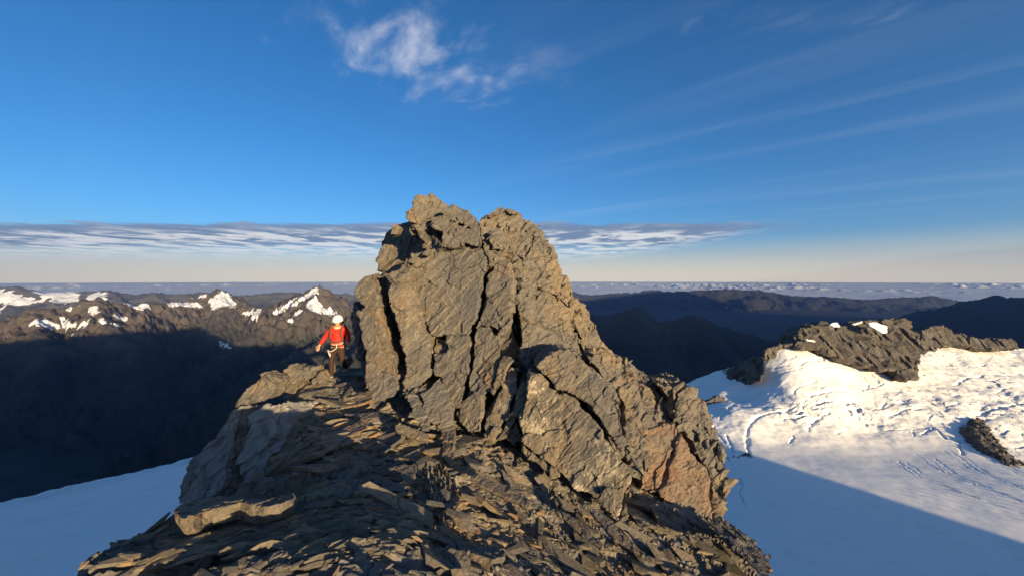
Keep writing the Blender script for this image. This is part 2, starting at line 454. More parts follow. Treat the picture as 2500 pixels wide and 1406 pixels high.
PX = lambda pts: [P(*p) for p in pts]
massif('mountain_range', [PX([(-420, 860, 4200), (-150, 835, 3900), (0, 800, 3700), (45, 768, 3800), (75, 757, 3900), (100, 758, 3900), (150, 750, 4000), (200, 735, 4100), (238, 729, 4200), (275, 741, 4300), (330, 745, 4600), (400, 741, 5000), (455, 735, 5400), (500, 722, 5700), (530, 706, 5800), (562, 724, 5800), (600, 742, 5700), (645, 757, 5500), (690, 738, 5200), (730, 720, 5000), (765, 706, 4900), (780, 699, 4900), (797, 709, 4900), (825, 735, 4900), (860, 770, 4800), (960, 800, 4800)]),
                          PX([(238, 729, 4200), (250, 790, 3700), (330, 860, 3200), (350, 950, 2800)]),
                          PX([(75, 757, 3900), (110, 850, 3200), (80, 960, 2700)]),
                          PX([(530, 706, 5800), (540, 760, 5100), (520, 810, 4600)]),
                          PX([(780, 699, 4900), (745, 760, 4400), (640, 800, 3900), (560, 850, 3500), (500, 905, 3100), (440, 990, 2700)]),
                          PX([(860, 770, 4800), (800, 830, 3800), (680, 880, 3000), (560, 960, 2500)])],
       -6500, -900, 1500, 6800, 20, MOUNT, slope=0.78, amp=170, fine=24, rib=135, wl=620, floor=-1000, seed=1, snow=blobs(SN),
       label='brown mountain range with snow patches across the deep dark valley')
massif('far_snowy_range', [PX([(-500, 715, 11000), (-120, 707, 10500), (0, 702, 10000), (40, 699, 10000), (80, 708, 10000), (110, 716, 10000), (180, 712, 10500), (225, 711, 10500), (255, 709, 10500), (300, 716, 11000), (330, 722, 11000), (372, 714, 11000), (400, 718, 11500), (450, 717, 11500), (500, 713, 12000), (580, 722, 12000), (630, 718, 12000), (690, 712, 12500), (740, 716, 12500), (780, 720, 12500), (840, 716, 13000), (900, 725, 13000), (1000, 730, 13000)])],
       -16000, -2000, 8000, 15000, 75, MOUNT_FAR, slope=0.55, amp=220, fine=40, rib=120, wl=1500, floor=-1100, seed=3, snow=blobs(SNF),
       label='pale distant range under snow on the left horizon')
massif('forested_ridge', [PX([(1250, 735, 5200), (1400, 740, 5200), (1450, 768, 5000), (1490, 772, 4800), (1530, 757, 4800), (1552, 750, 4800), (1580, 760, 4800), (1612, 787, 4800), (1650, 780, 4900), (1692, 766, 5000), (1720, 779, 5000), (1780, 800, 4900), (1880, 830, 4600), (2000, 850, 4400)]),
                          PX([(1552, 750, 4800), (1580, 830, 4000), (1620, 900, 3300)]), PX([(1692, 766, 5000), (1760, 850, 4200), (1850, 930, 3600)])],
       -300, 4200, 2200, 7000, 30, FOREST, slope=0.68, amp=140, fine=18, rib=60, wl=700, floor=-1150, seed=5,
       label='dark forested ridge with two peaks right behind the rock tower')
massif('far_dark_range', [PX([(900, 722, 16000), (1150, 716, 16000), (1400, 713, 16000), (1440, 721, 16000), (1500, 716, 16000), (1560, 712, 16000), (1588, 708, 16000), (1640, 712, 16000), (1700, 709, 16000), (1780, 705, 16000), (1815, 709, 16000), (1850, 707, 16000), (1885, 714, 16000), (1930, 722, 15500), (2050, 726, 15000), (2120, 731, 15000), (2280, 722, 15000), (2340, 734, 15000), (2500, 750, 15000), (2700, 740, 15000)])],
       -6000, 24000, 10000, 19500, 90, FOREST, slope=0.46, amp=320, fine=30, rib=130, wl=1800, floor=-1150, seed=7,
       label='long dark blue range along the right horizon')
massif('near_dark_ridge', [PX([(2150, 800, 7000), (2300, 752, 7500), (2345, 740, 7500), (2385, 733, 7500), (2430, 721, 7600), (2462, 728, 7600), (2510, 726, 7600), (2600, 715, 7600), (2800, 722, 7600)])],
       5000, 13000, 4500, 9800, 50, FOREST, slope=0.5, amp=180, fine=22, rib=80, wl=1200, floor=-1150, seed=8,
       label='dark blue ridge at the right edge behind the glacier')
# unseen heights behind the photographer, shaped to throw the evening shadow over the valleys
S2 = np.array((math.sin(SUN_AZ), -math.cos(SUN_AZ))); R2 = np.array((math.cos(SUN_AZ), math.sin(SUN_AZ)))
LT = lambda l, t, h: np.array((*(l * R2 + t * S2), h))
massif('summit_ridge', [dict(pts=[LT(-5200, 1300, 450), LT(-3600, 1100, 380), LT(-2400, 700, 230), LT(-1500, 620, 255), LT(-1000, 600, 270), LT(-760, 600, 300), LT(-587, 600, 341), LT(-430, 600, 240), LT(-300, 600, 160), LT(-120, 600, 80), LT(0, 600, 62), LT(150, 600, 68), LT(285, 600, 74)], slope=1.6),
                        dict(pts=[LT(0, 600, 60), LT(0, 300, 5), LT(-4, 60, -13), LT(0, 20, -16), np.array((-1.0, 9.0, -18.0))], slope=1.1)],
       -5600, 900, -3300, 420, 23, ROCK_DARK, slope=1.2, amp=0, fine=3, wl=160, floor=-1150, seed=2, warp=0.0,
       label='rocky summit ridge running back behind the photographer')
massif('shadow_range', [[LT(1280, 1500, -200), LT(1480, 1500, 230), LT(2000, 1500, 400), LT(3500, 1500, 460), LT(6000, 1500, 600), LT(9000, 1500, 850), LT(14000, 1500, 1200)]],  # unseen range, added so its shadow darkens the valleys on the right
       300, 13000, -3500, 7200, 110, FOREST, slope=0.9, amp=40, fine=8, wl=700, floor=-1150, seed=4, warp=0.0,
       label='unseen high range added on the sunset side to shade the right-hand valleys')
# valley floors under everything
me = mesh_np('valley_floor', [(-26000, -9000, -1080), (26500, -9000, -1080), (26500, 20500, -1080), (-26000, 20500, -1080)], [(0, 1, 2, 3)])
set_attr(me, 'snow', np.zeros(4))
obj('valley_floor', me, FOREST, kind='structure', label='dark valley floors between the ranges')

# cloud sea far out
def cloud_sea():
    na, nr = 700, 120
    az = np.radians(np.linspace(-66, 66, na)); r = np.geomspace(36000, 330000, nr)
    A, Rr = np.meshgrid(az, r)
    x = np.sin(A) * Rr; y = np.cos(A) * Rr
    x, y = x.ravel(), y.ravel()
    q = np.stack([x / 9000, y / 9000, np.zeros(len(x))], 1)
    n = fbm(q, 5, 0.55, 3)
    puff = np.clip(fbm(q * 2.7 + 5, 5, 0.6, 8), 0, 1)
    z = -1900 + 110 * n + 1100 * np.clip(puff - 0.22, 0, 1) * np.clip(2.5 * fbm(q * 0.25 + 2, 2, 0.5, 15) + 0.1, 0, 1) * np.clip((np.hypot(x, y) - 70000) / 40000, 0, 1) * np.clip((260000 - np.hypot(x, y)) / 60000, 0, 1)
    me = mesh_np('cloud_sea', np.column_stack([x, y, z]), grid_faces(na, nr))
    m, gg, b = new_mat('cloud_top')
    pos = gg.n('ShaderNodeNewGeometry').outputs['Position']
    nn = gg.noise(gg.mapping(pos, scale=(1, 0.6, 1)), 0.00012, 6, 0.6)
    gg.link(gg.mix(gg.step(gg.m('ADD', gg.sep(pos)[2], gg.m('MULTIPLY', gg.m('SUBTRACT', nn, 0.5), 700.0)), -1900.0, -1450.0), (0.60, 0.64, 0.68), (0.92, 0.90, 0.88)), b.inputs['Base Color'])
    b.inputs['Roughness'].default_value = 1.0; b.inputs['Specular IOR Level'].default_value = 0
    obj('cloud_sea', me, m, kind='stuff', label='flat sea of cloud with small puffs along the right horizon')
cloud_sea()
# ------------------------------------------------------------------ glacier on the right, snowfield on the left
GP = [(1790, 1115, 346), (2500, 1310, 239), (2000, 1300, 243), (1900, 1406, 207), (2500, 1406, 207), (2100, 1150, 322), (2500, 1165, 312), (2900, 1300, 245), (2900, 1150, 330),
      (1900, 1082, 376), (1900, 1000, 428), (1900, 930, 470), (1895, 858, 512), (1960, 838, 540),
      (2100, 1082, 378), (2100, 1000, 430), (2100, 930, 475), (2100, 872, 520), (2200, 1070, 386), (2230, 930, 485),
      (2350, 1060, 388), (2350, 1000, 425), (2330, 930, 500), (2400, 880, 570), (2300, 838, 620), (2500, 852, 640), (2500, 1000, 430), (2500, 920, 530), (2480, 1090, 372),
      (2800, 1000, 430), (2800, 860, 640),
      (1790, 1010, 420), (1730, 1000, 440), (1840, 1060, 388), (1820, 975, 470), (1860, 930, 490), (1760, 960, 500), (1700, 935, 560), (1650, 960, 560), (1600, 1000, 500), (1650, 1100, 380)]
gpts = np.array([P(*p) for p in GP])
gfit = rbf_fit(gpts[:, :2], gpts[:, 2], smooth=30.0)
# crevasses: (photo line, width m, depth m)
CREV = [([(1945, 893), (1975, 880), (2010, 895), (2050, 893), (2090, 900), (2135, 905)], 3.2, 5), ([(1890, 900), (1925, 890)], 2.5, 4), ([(1893, 918), (1930, 905), (1965, 892)], 2.2, 4),
        ([(1938, 960), (1950, 942), (1985, 932), (1995, 925)], 2.6, 5), ([(2080, 935), (2110, 945), (2155, 938)], 3, 6), ([(1975, 965), (2010, 958), (2045, 952), (2075, 955)], 4, 7), ([(2105, 953), (2120, 938)], 3.5, 7), ([(2128, 915), (2145, 935)], 2, 5),
        ([(1758, 1022), (1775, 1000), (1805, 978), (1850, 955), (1862, 948)], 3.5, 7), ([(1825, 1080), (1825, 1050), (1840, 1025), (1870, 1010), (1920, 1000), (1945, 992)], 3.5, 9), ([(1820, 1065), (1825, 1095), (1830, 1112)], 2.5, 8),
        ([(1740, 1040), (1755, 1062), (1772, 1082)], 1.8, 6), ([(1775, 1062), (1785, 1085), (1792, 1105)], 2.2, 7), ([(1930, 1080), (1937, 1060)], 2, 6),
        ([(1895, 1028), (1925, 1018), (1960, 1018)], 2, 4), ([(1972, 1050), (1978, 1030), (2005, 1020), (2020, 1005)], 4.5, 9), ([(1990, 990), (2015, 980), (2045, 985)], 4, 8), ([(2075, 1003), (2110, 998), (2150, 1000), (2160, 985)], 3, 7),
        ([(2170, 1015), (2200, 1005), (2250, 998)], 2.4, 6), ([(2130, 960), (2165, 970)], 2, 4), ([(2190, 955), (2240, 965), (2290, 990)], 2.5, 5), ([(2285, 980), (2310, 990), (2340, 985)], 5, 9), ([(2325, 940), (2355, 925), (2400, 915)], 3.5, 6), ([(2270, 880), (2300, 865), (2320, 858)], 2, 3), ([(2310, 888), (2360, 895), (2420, 888)], 2.2, 4), ([(2240, 860), (2280, 875)], 2, 3),
        ([(2385, 1010), (2420, 1000), (2460, 990), (2500, 985)], 4.5, 8), ([(2400, 1005), (2405, 1030)], 2, 6), ([(2340, 1075), (2350, 1108)], 2.4, 6), ([(2230, 1045), (2233, 1065)], 1.6, 4), ([(2120, 1030), (2160, 1050), (2220, 1045)], 2, 4), ([(2250, 1060), (2280, 1045), (2310, 1070)], 3, 5), ([(2420, 960), (2470, 945), (2520, 948)], 2.5, 4), ([(2400, 930), (2450, 925), (2510, 930)], 2.5, 4), ([(2330, 870), (2400, 865), (2500, 872)], 2.0, 3),
        ([(1808, 1165), (1812, 1190), (1806, 1205), (1820, 1235)], 0.8, 5), ([(1780, 1121), (1800, 1118), (1815, 1108), (1835, 1115)], 2.5, 8),
        ([(2090, 895), (2110, 925), (2150, 938)], 1.8, 4), ([(1990, 940), (2030, 945)], 2, 5), ([(2040, 1060), (2060, 1050)], 1.5, 3)]
for k in range(15):                                        # fan of long thin cracks on the lower right ice
    x0 = 2170 + k * 22; y0 = 1120 - k * 4 + (k % 3) * 9
    CREV.append(([(x0, y0), (x0 + 60, y0 + 38 + k), (x0 + 150, y0 + 75 + k), (x0 + 300, y0 + 125 + k * 2)], 0.7, 0.9 + 0.5 * (k % 2)))

def px_to_surface(px, py, fit):
    """walk down the viewing ray until it meets the surface"""
    d = np.linspace(190, 720, 1400); ray = np.stack([(px - 1250) / 1000 * d, d], 1)
    z = (EYE - py) / 1000 * d; s = fit(ray)
    k = np.argmax(s >= z)
    return ray[k] if s[k] >= z[k] else None

def glacier():
    x = np.linspace(0.27, 1.42, 480); y = np.geomspace(170, 690, 620)
    X, Y = np.meshgrid(x, y); q = np.stack([(X * Y).ravel(), Y.ravel()], 1)
    z = gfit(q)
    p3 = np.column_stack([q / 60.0, np.zeros(len(q))])
    px, py = to_px(np.column_stack([q, z]))
    # broken icefall zone
    ice = np.clip((1080 - py) / 70, 0, 1) * np.clip((px - 1850) / 60, 0, 1)
    soft = np.clip((1110 - py) / 60, 0, 1)
    z0 = z.copy()
    z += soft * 2.8 * fbm(p3 * 1.6, 4, 0.5, 2) + (1 - soft) * 0.25 * fbm(p3 * 3, 3, 0.5, 4)
    rough = np.clip(fbm(p3 * 0.9 + 4.0, 3, 0.5, 12) * 1.6 + 0.15, 0, 1) * ice
    band = np.exp(-((py - 1005 - 0.03 * (px - 2100)) / 42.0) ** 2) * ice + 0.9 * np.exp(-((px - 2400) / 90) ** 2 - ((py - 1020) / 45) ** 2) + np.exp(-((px - 2480) / 60) ** 2 - ((py - 1060) / 55) ** 2)
    warp = q + 9 * np.stack([fbm(p3 * 2, 3, 0.5, 21), fbm(p3 * 2 + 9, 3, 0.5, 22)], 1)
    f3 = np.column_stack([warp[:, 0] / 13.0, warp[:, 1] / 6.0, np.zeros(len(q))])
    blocks = facet(f3, 5, 0.5, 1.0)
    z += blocks * (3.2 * np.clip(band, 0, 1) * (0.35 + 0.65 * rough) + 0.5 * rough)
    f4 = np.column_stack([warp[:, 0] / 5.0, warp[:, 1] / 2.6, np.zeros(len(q))])
    z += facet(f4, 7, 0.6, 1.0) * 1.6 * np.clip(band, 0, 1) * rough
    # softer steps over the whole upper slope
    f5 = np.column_stack([warp[:, 0] / 42.0, warp[:, 1] / 17.0, np.zeros(len(q))])
    up = np.clip((1000 - py) / 60, 0, 1)
    z += facet(f5, 9, 0.9, 0.5) * 0.9 * up
    # ripples below the icefall (right-hand fan)
    rp = np.clip((px - 2050) / 250, 0, 1) * np.clip((py - 1090) / 60, 0, 1) * np.clip((1290 - py) / 60, 0, 1)
    z += rp * 0.12 * np.sin((q[:, 0] * 0.75 + q[:, 1] * 0.66) * 0.9 + 2.5 * fbm(p3 * 2, 2, 0.5, 9))
    for pts, w, dep in CREV:
        ln = [px_to_surface(a, b, gfit) for a, b in pts]
        ln = [np.array((*a, 0.0)) for a in ln if a is not None]
        if len(ln) < 2: continue
        lo = np.min(ln, 0)[:2] - 12; hi = np.max(ln, 0)[:2] + 12
        sub = np.where((q[:, 0] > lo[0]) & (q[:, 0] < hi[0]) & (q[:, 1] > lo[1]) & (q[:, 1] < hi[1]))[0]
        if len(sub) == 0: continue
        wob = 1.6 * np.stack([fbm(p3[sub] * 6, 3, 0.6, 31), fbm(p3[sub] * 6 + 5, 3, 0.6, 32)], 1)
        dd, _ = seg_dist(q[sub] + wob, ln)
        ww = max(0.62 * w, 0.8) * (0.6 + 0.6 * np.abs(fbm(p3[sub] * 4, 2, 0.5, 33)))
        t = np.exp(-(dd / (0.75 * ww)) ** 2)
        z[sub] -= 0.26 * dep * t * (0.4 + 0.6 * np.clip(0.5 + 1.3 * fbm(p3[sub] * 3 + 2, 2, 0.5, 36), 0, 1))
    # far edge rolls off behind the crest
    crest = np.interp(q[:, 0] / q[:, 1] * 1000 + 1250, [1500, 1700, 1850, 1900, 1960, 2250, 2300, 2500, 2900], [590, 575, 520, 522, 545, 590, 628, 648, 660])
    over = np.clip(q[:, 1] - crest, 0, None); z -= over * 0.9
    dirt = np.clip(band, 0, 1) * np.clip(fbm(p3 * 4 + 3, 4, 0.6, 40) * 1.4 - 0.25, 0, 1)
    me = mesh_np('glacier', np.column_stack([q, z]), grid_faces(len(x), len(y)))
    set_attr(me, 'dirt', dirt)
    obj('glacier', me, SNOW, kind='structure', label='sunlit glacier with crevasses and a flat shaded basin')
glacier()

def snowfield():
    LP = [(-150, 1406, 40), (0, 1406, 41), (220, 1406, 40), (0, 1320, 58), (220, 1320, 56), (450, 1250, 62), (0, 1228, 100), (120, 1198, 106), (250, 1170, 112), (380, 1140, 118), (470, 1117, 122), (600, 1085, 128), (-200, 1275, 92), (-400, 1330, 80), (700, 1150, 80), (600, 1300, 45), (-400, 1450, 40), (300, 1560, 24), (700, 1500, 22)]
    pts = np.array([P(*p) for p in LP]); fit = rbf_fit(pts[:, :2], pts[:, 2], 3.0)
    st = 0.8
    x = np.arange(-190, -6, st); y = np.arange(14, 190, st)
    X, Y = np.meshgrid(x, y); q = np.stack([X.ravel(), Y.ravel()], 1)
    z = fit(q)
    p3 = np.column_stack([q / 14.0, np.zeros(len(q))])
    px = 1250 + 1000 * q[:, 0] / q[:, 1]
    crest = np.interp(px, [-800, -400, -200, 0, 120, 250, 380, 470, 600, 900], [76, 80, 92, 100, 106, 112, 118, 122, 128, 128]) + 2.0 * fbm(p3 * 0.8, 3, 0.5, 3)
    lip = np.exp(-((q[:, 1] - crest + 7) / 7.0) ** 2)
    z += 0.35 * fbm(p3 * 0.8, 3, 0.5, 1)
    z += lip * 1.3 * fbm(np.column_stack([q[:, 0] / 3.2 + q[:, 1] / 9, q[:, 1] / 9.0, np.zeros(len(q))]), 3, 0.55, 6)
    z -= np.clip(q[:, 1] - crest, 0, None) ** 1.15 * 1.3
    z -= np.clip(22 - q[:, 1], 0, None) * 1.0
    me = mesh_np('snowfield', np.column_stack([q, z]), grid_faces(len(x), len(y)))
    set_attr(me, 'dirt', np.clip(lip * fbm(p3 * 2.0, 4, 0.6, 9), 0, 1) * 0.35)
    obj('snowfield', me, SNOW_L, kind='structure', label='shaded blue snow slope below the ridge at lower left')
snowfield()

# ------------------------------------------------------------------ rocks cut from outlines
def rough_poly(poly, amp, r, levels=2):
    p = [np.asarray(a, float) for a in poly]
    for _ in range(levels):
        o = []
        for a, b in zip(p, p[1:] + p[:1]):
            L = np.linalg.norm(b - a); n = np.array((-(b - a)[1], (b - a)[0])) / (L + 1e-9)
            o += [a, (a + b) / 2 + n * r.normal() * amp * L]
        p = o; amp *= 0.8
    return np.array(p)

def plane3(a, b, c):
    a, b, c = P(*a), P(*b), P(*c); n = np.cross(b - a, c - a); n /= np.linalg.norm(n)
    if n[1] > 0: n = -n
    return n, float(n @ a)

def on_plane(pl, px, py):
    n, k = pl
    r = np.array(((px - 1250) / 1000.0, 1.0, (EYE - py) / 1000.0)); d = k / (n @ r)
    return r * d

def remesh(v, faces, voxel):
    me = bpy.data.meshes.new('tmp'); me.from_pydata([tuple(x) for x in v], [], faces); me.validate()
    bm = bmesh.new(); bm.from_mesh(me); bmesh.ops.triangulate(bm, faces=bm.faces[:], ngon_method='EAR_CLIP')
    bmesh.ops.recalc_face_normals(bm, faces=bm.faces[:]); bm.to_mesh(me); bm.free()
    o = bpy.data.objects.new('tmp', me); col.objects.link(o)
    md = o.modifiers.new('r', 'REMESH'); md.mode = 'VOXEL'; md.voxel_size = voxel
    dg = bpy.context.evaluated_depsgraph_get()
    m2 = bpy.data.meshes.new_from_object(o.evaluated_get(dg))
    bpy.data.objects.remove(o); bpy.data.meshes.remove(me)
    return m2

def mesh_arrays(me):
    v = np.zeros(len(me.vertices) * 3, np.float32); me.vertices.foreach_get('co', v); v = v.reshape(-1, 3).astype(float)
    n = np.zeros(len(me.vertices) * 3, np.float32); me.vertex_normals.foreach_get('vector', n); n = n.reshape(-1, 3).astype(float)
    return v, n

def rotm(rx, ry, rz): return np.array(Euler((rx, ry, rz)).to_matrix())
FOL = rotm(0.2, 0.64, 0).T                     # attitude of the rock's layering

def displace(v, n, size, seed, a1=1.0, a2=1.0, a3=1.0, fol=None, stretch=(1, 1, 1)):
    fol = FOL if fol is None else fol
    q = v @ fol / size * np.array(stretch)
    q = q + 0.10 * np.stack([fbm(q * 1.1, 2, 0.5, seed + 20), fbm(q * 1.1 + 7, 2, 0.5, seed + 21), np.zeros(len(q))], 1)
    d = a1 * 0.105 * size * facet(q * np.array((1.15, 1.15, 2.2)), seed, 1.0, 0.55)
    d += a2 * 0.042 * size * facet(q * np.array((3.1, 3.1, 6.0)) + 0.35 * d[:, None] / size, seed + 3, 0.95, 0.8)
    m = size if size > 3 else min(size, 1.0)
    k = 1.0 / size if size > 3 else 1.0
    d += a2 * 0.014 * m * facet(v @ fol * k * np.array(stretch) * np.array((6.5, 6.5, 15.0)), seed + 4, 0.95, 0.9)
    d += a3 * 0.008 * m * fbm(v @ fol * k * np.array((16, 16, 40)), 2, 0.6, seed + 5)
    d += a1 * 0.02 * size * fbm(q * 0.9, 2, 0.5, seed + 8)
    return v + n * d[:, None]

VOX = 0.56
def slab(name, poly, pl, th, parent, mat, voxel=0.045, size=1.0, seed=0, off=0.0, rough=0.085, back=0.92, push=None, a=(1, 1, 1), bulge=0.0, tilt=None, lim=1.0, fol=None, stretch=(1, 1, 1), smooth=False, **kw):
    r = np.random.default_rng(seed + 100)
    pp = rough_poly(poly, rough, r, 3)
    n, k = pl
    if tilt is not None:                          # swing the face about its own centre
        c = on_plane(pl, *pp.mean(0)); n = n + np.array(tilt); n = n / np.linalg.norm(n); k = float(n @ c)
    front = np.array([on_plane((n, k + off), x, y) for x, y in pp])
    if tilt is not None:                          # a swung face never reaches far out of its slab
        dc = on_plane((n, k + off), *pp.mean(0))[1]
        front = front * (np.clip(front[:, 1], dc - 0.7 * lim, dc + 0.7 * lim) / front[:, 1])[:, None]
    c = front.mean(0)
    pd = np.array(push if push is not None else (0.0, 1.0, -0.05)); pd = pd / np.linalg.norm(pd)
    mid = c + (front - c) * (1 + bulge) + pd * th * 0.5
    bk = c + (front - c) * back + pd * th
    m = len(front); v = np.vstack([front, mid, bk])
    faces = [tuple(range(m)), tuple(range(3 * m - 1, 2 * m - 1, -1))]
    for i in range(m):
        j = (i + 1) % m
        faces.append((i, i + m, j + m, j)); faces.append((i + m, i + 2 * m, j + 2 * m, j + m))
    me = remesh(v, faces, voxel * VOX)
    vv, nn = mesh_arrays(me)
    vv = displace(vv, nn, size, seed, *a, fol=fol, stretch=stretch)
    me.vertices.foreach_set('co', vv.astype(np.float32).ravel())
    me.polygons.foreach_set('use_smooth', np.full(len(me.polygons), smooth))
    me.update(); me.materials.clear()
    return obj(name, me, mat, parent, **kw)
# ------------------------------------------------------------------ the rock tower
tower = empty('rock_tower', tuple(P(1200, 1060, 8.0)), label='tall brown rock tower split by dark cracks, standing on the ridge', cat='rock tower')
bpy.context.view_layer.update()
TI = tower.matrix_world.inverted()
def part(o):                                        # keep world placement under the tower
    o.matrix_parent_inverse = TI
    return o
FRONT = plane3((900, 950, 9.2), (1540, 1280, 6.0), (1180, 560, 10.2))
LEFTF = plane3((870, 720, 10.0), (980, 940, 8.7), (980, 640, 10.0))
TOPF = plane3((1000, 540, 11.0), (1170, 590, 10.1), (1060, 470, 11.2))
RTOP = plane3((1180, 620, 9.9), (1380, 745, 9.6), (1250, 510, 10.6))
RFL = plane3((1280, 730, 9.4), (1480, 850, 9.6), (1290, 900, 8.3))
RLOW = plane3((1440, 850, 9.2), (1530, 1090, 7.3), (1630, 950, 9.0))
BUT = plane3((1565, 1190, 7.0), (1745, 1290, 6.6), (1680, 940, 8.9))
sd = [0]
def T(poly, pl, th=1.6, mat=ROCK, **kw):
    sd[0] += 7
    kw.setdefault('seed', sd[0])
    return part(slab('rock_slab', poly, pl, th, tower, mat, **kw))
# inner body behind the slabs (seen only down the cracks)
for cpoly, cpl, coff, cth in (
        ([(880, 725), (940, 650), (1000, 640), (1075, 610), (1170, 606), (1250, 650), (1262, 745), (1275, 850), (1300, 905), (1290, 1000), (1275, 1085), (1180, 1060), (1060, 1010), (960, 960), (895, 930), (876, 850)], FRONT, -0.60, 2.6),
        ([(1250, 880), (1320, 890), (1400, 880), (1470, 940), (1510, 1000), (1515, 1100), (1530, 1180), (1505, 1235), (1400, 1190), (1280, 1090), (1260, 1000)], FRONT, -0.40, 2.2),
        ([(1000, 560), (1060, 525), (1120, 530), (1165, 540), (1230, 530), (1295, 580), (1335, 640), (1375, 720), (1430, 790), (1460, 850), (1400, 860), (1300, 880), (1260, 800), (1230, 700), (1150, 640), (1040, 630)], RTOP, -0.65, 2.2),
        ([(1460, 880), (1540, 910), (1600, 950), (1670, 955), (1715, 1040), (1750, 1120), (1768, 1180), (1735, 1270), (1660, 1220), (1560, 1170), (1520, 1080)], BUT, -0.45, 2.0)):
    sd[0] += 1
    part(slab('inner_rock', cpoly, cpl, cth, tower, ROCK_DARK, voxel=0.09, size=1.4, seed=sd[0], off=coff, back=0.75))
# summit blocks
T([(1013, 485), (1024, 477), (1043, 480), (1054, 472), (1062, 482), (1078, 488), (1091, 501), (1086, 520), (1090, 545), (1075, 545), (1052, 545), (1062, 565), (1073, 580), (1066, 585), (1043, 562), (1021, 549), (995, 539), (991, 523), (1010, 505)], TOPF, 0.9, size=0.8, voxel=0.035, tilt=(0.25, 0, 0))
T([(1082, 520), (1104, 498), (1117, 502), (1133, 509), (1146, 520), (1162, 536), (1167, 552), (1165, 570), (1139, 551), (1120, 545), (1098, 536)], TOPF, 0.9, off=0.25, size=0.6, voxel=0.035, mat=ROCK_GREY)
T([(1051, 536), (1066, 528), (1098, 541), (1123, 552), (1168, 570), (1176, 592), (1170, 604), (1136, 594), (1088, 600), (1078, 583), (1084, 564), (1062, 558)], TOPF, 1.2, off=0.32, size=0.7, voxel=0.035)
# left shoulder behind: faces away from the sun
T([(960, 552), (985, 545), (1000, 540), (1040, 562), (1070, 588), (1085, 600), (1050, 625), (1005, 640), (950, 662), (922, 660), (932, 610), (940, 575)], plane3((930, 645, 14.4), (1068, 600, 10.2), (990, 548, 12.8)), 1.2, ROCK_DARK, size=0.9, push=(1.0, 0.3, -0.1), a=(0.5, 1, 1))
T([(918, 662), (926, 622), (938, 598), (956, 598), (955, 632), (930, 660)], plane3((918, 660, 10.3), (956, 600, 10.3), (938, 598, 10.4)), 0.5, size=0.5, voxel=0.035)
T([(953, 572), (961, 547), (975, 556), (968, 572)], plane3((950, 570, 11), (976, 560, 11), (961, 547, 11)), 0.3, size=0.4, voxel=0.03)
T([(998, 640), (1004, 617), (1012, 625), (1010, 645)], plane3((998, 640, 9.7), (1012, 640, 9.7), (1004, 617, 9.8)), 0.25, size=0.3, voxel=0.025)
T([(1030, 622), (1042, 611), (1053, 612), (1040, 624)], plane3((1030, 622, 9.9), (1053, 612, 9.9), (1042, 605, 10)), 0.25, size=0.3, voxel=0.025)
# tall front slabs, left to right
T([(864, 712), (872, 692), (890, 680), (916, 667), (917, 700), (924, 760), (942, 826), (964, 875), (968, 925), (955, 925), (930, 860), (908, 790), (890, 745), (872, 730)], LEFTF, 1.0, size=0.9, a=(0.8, 1, 1))
T([(872, 762), (884, 750), (904, 764), (916, 808), (926, 856), (946, 916), (925, 902), (890, 880), (880, 800)], LEFTF, 0.9, off=0.28, size=0.6, voxel=0.035, tilt=(-0.15, 0, 0))
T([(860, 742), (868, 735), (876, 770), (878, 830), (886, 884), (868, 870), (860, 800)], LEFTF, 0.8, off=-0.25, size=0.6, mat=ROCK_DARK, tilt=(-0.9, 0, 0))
T([(931, 671), (992, 627), (1000, 664), (1008, 722), (1021, 760), (1048, 818), (1051, 890), (1054, 914), (1024, 943), (998, 957), (984, 935), (987, 866), (972, 790), (950, 735)], LEFTF, 1.5, off=0.12, size=1.1, tilt=(0.22, 0, 0.0), a=(0.8, 1, 1))
T([(888, 898), (905, 885), (941, 911), (963, 933), (960, 965), (934, 978), (912, 978), (896, 946)], LEFTF, 0.35, off=0.42, size=0.7, voxel=0.035, tilt=(-0.1, 0, 0.25), mat=ROCK_GREY, a=(0.5, 1, 1))
T([(984, 945), (1000, 960), (1024, 948), (1040, 945), (1030, 975), (1000, 985), (975, 968)], LEFTF, 0.6, off=0.15, size=0.5, voxel=0.035)
T([(1006, 632), (1040, 617), (1075, 604), (1136, 596), (1174, 602), (1183, 620), (1187, 651), (1179, 683), (1172, 718), (1168, 747), (1152, 792), (1141, 818), (1100, 822), (1058, 819), (1032, 776), (1018, 728), (1008, 665)], FRONT, 1.6, off=0.10, size=1.2, mat=ROCK_GREY, a=(0.7, 1, 1), tilt=(0.05, 0, 0))
T([(1063, 824), (1078, 826), (1092, 824), (1093, 850), (1088, 862), (1066, 862), (1060, 850)], FRONT, 0.8, off=-0.12, size=0.5, voxel=0.035)
T([(1094, 823), (1141, 820), (1148, 856), (1144, 890), (1136, 930), (1130, 972), (1120, 998), (1104, 998), (1088, 956), (1078, 921), (1061, 915), (1059, 864), (1088, 864), (1093, 855)], FRONT, 1.5, off=0.08, size=1.0, a=(0.6, 1, 1))
T([(1186, 613), (1204, 617), (1226, 638), (1248, 645), (1254, 670), (1251, 715), (1242, 744), (1248, 760), (1251, 786), (1234, 816), (1220, 820), (1200, 800), (1176, 790), (1161, 806), (1180, 756), (1187, 718), (1194, 690), (1196, 645)], FRONT, 1.5, off=0.0, size=1.1, a=(0.8, 1, 1), tilt=(0.1, 0, 0))
T([(1160, 810), (1176, 794), (1200, 804), (1218, 824), (1226, 843), (1222, 866), (1214, 896), (1197, 954), (1181, 966), (1178, 1010), (1174, 1058), (1149, 1058), (1121, 1029), (1125, 999), (1136, 968), (1142, 930), (1152, 890), (1154, 856)], FRONT, 1.4, off=0.05, size=1.0, a=(0.6, 1, 1), tilt=(-0.05, 0, 0))
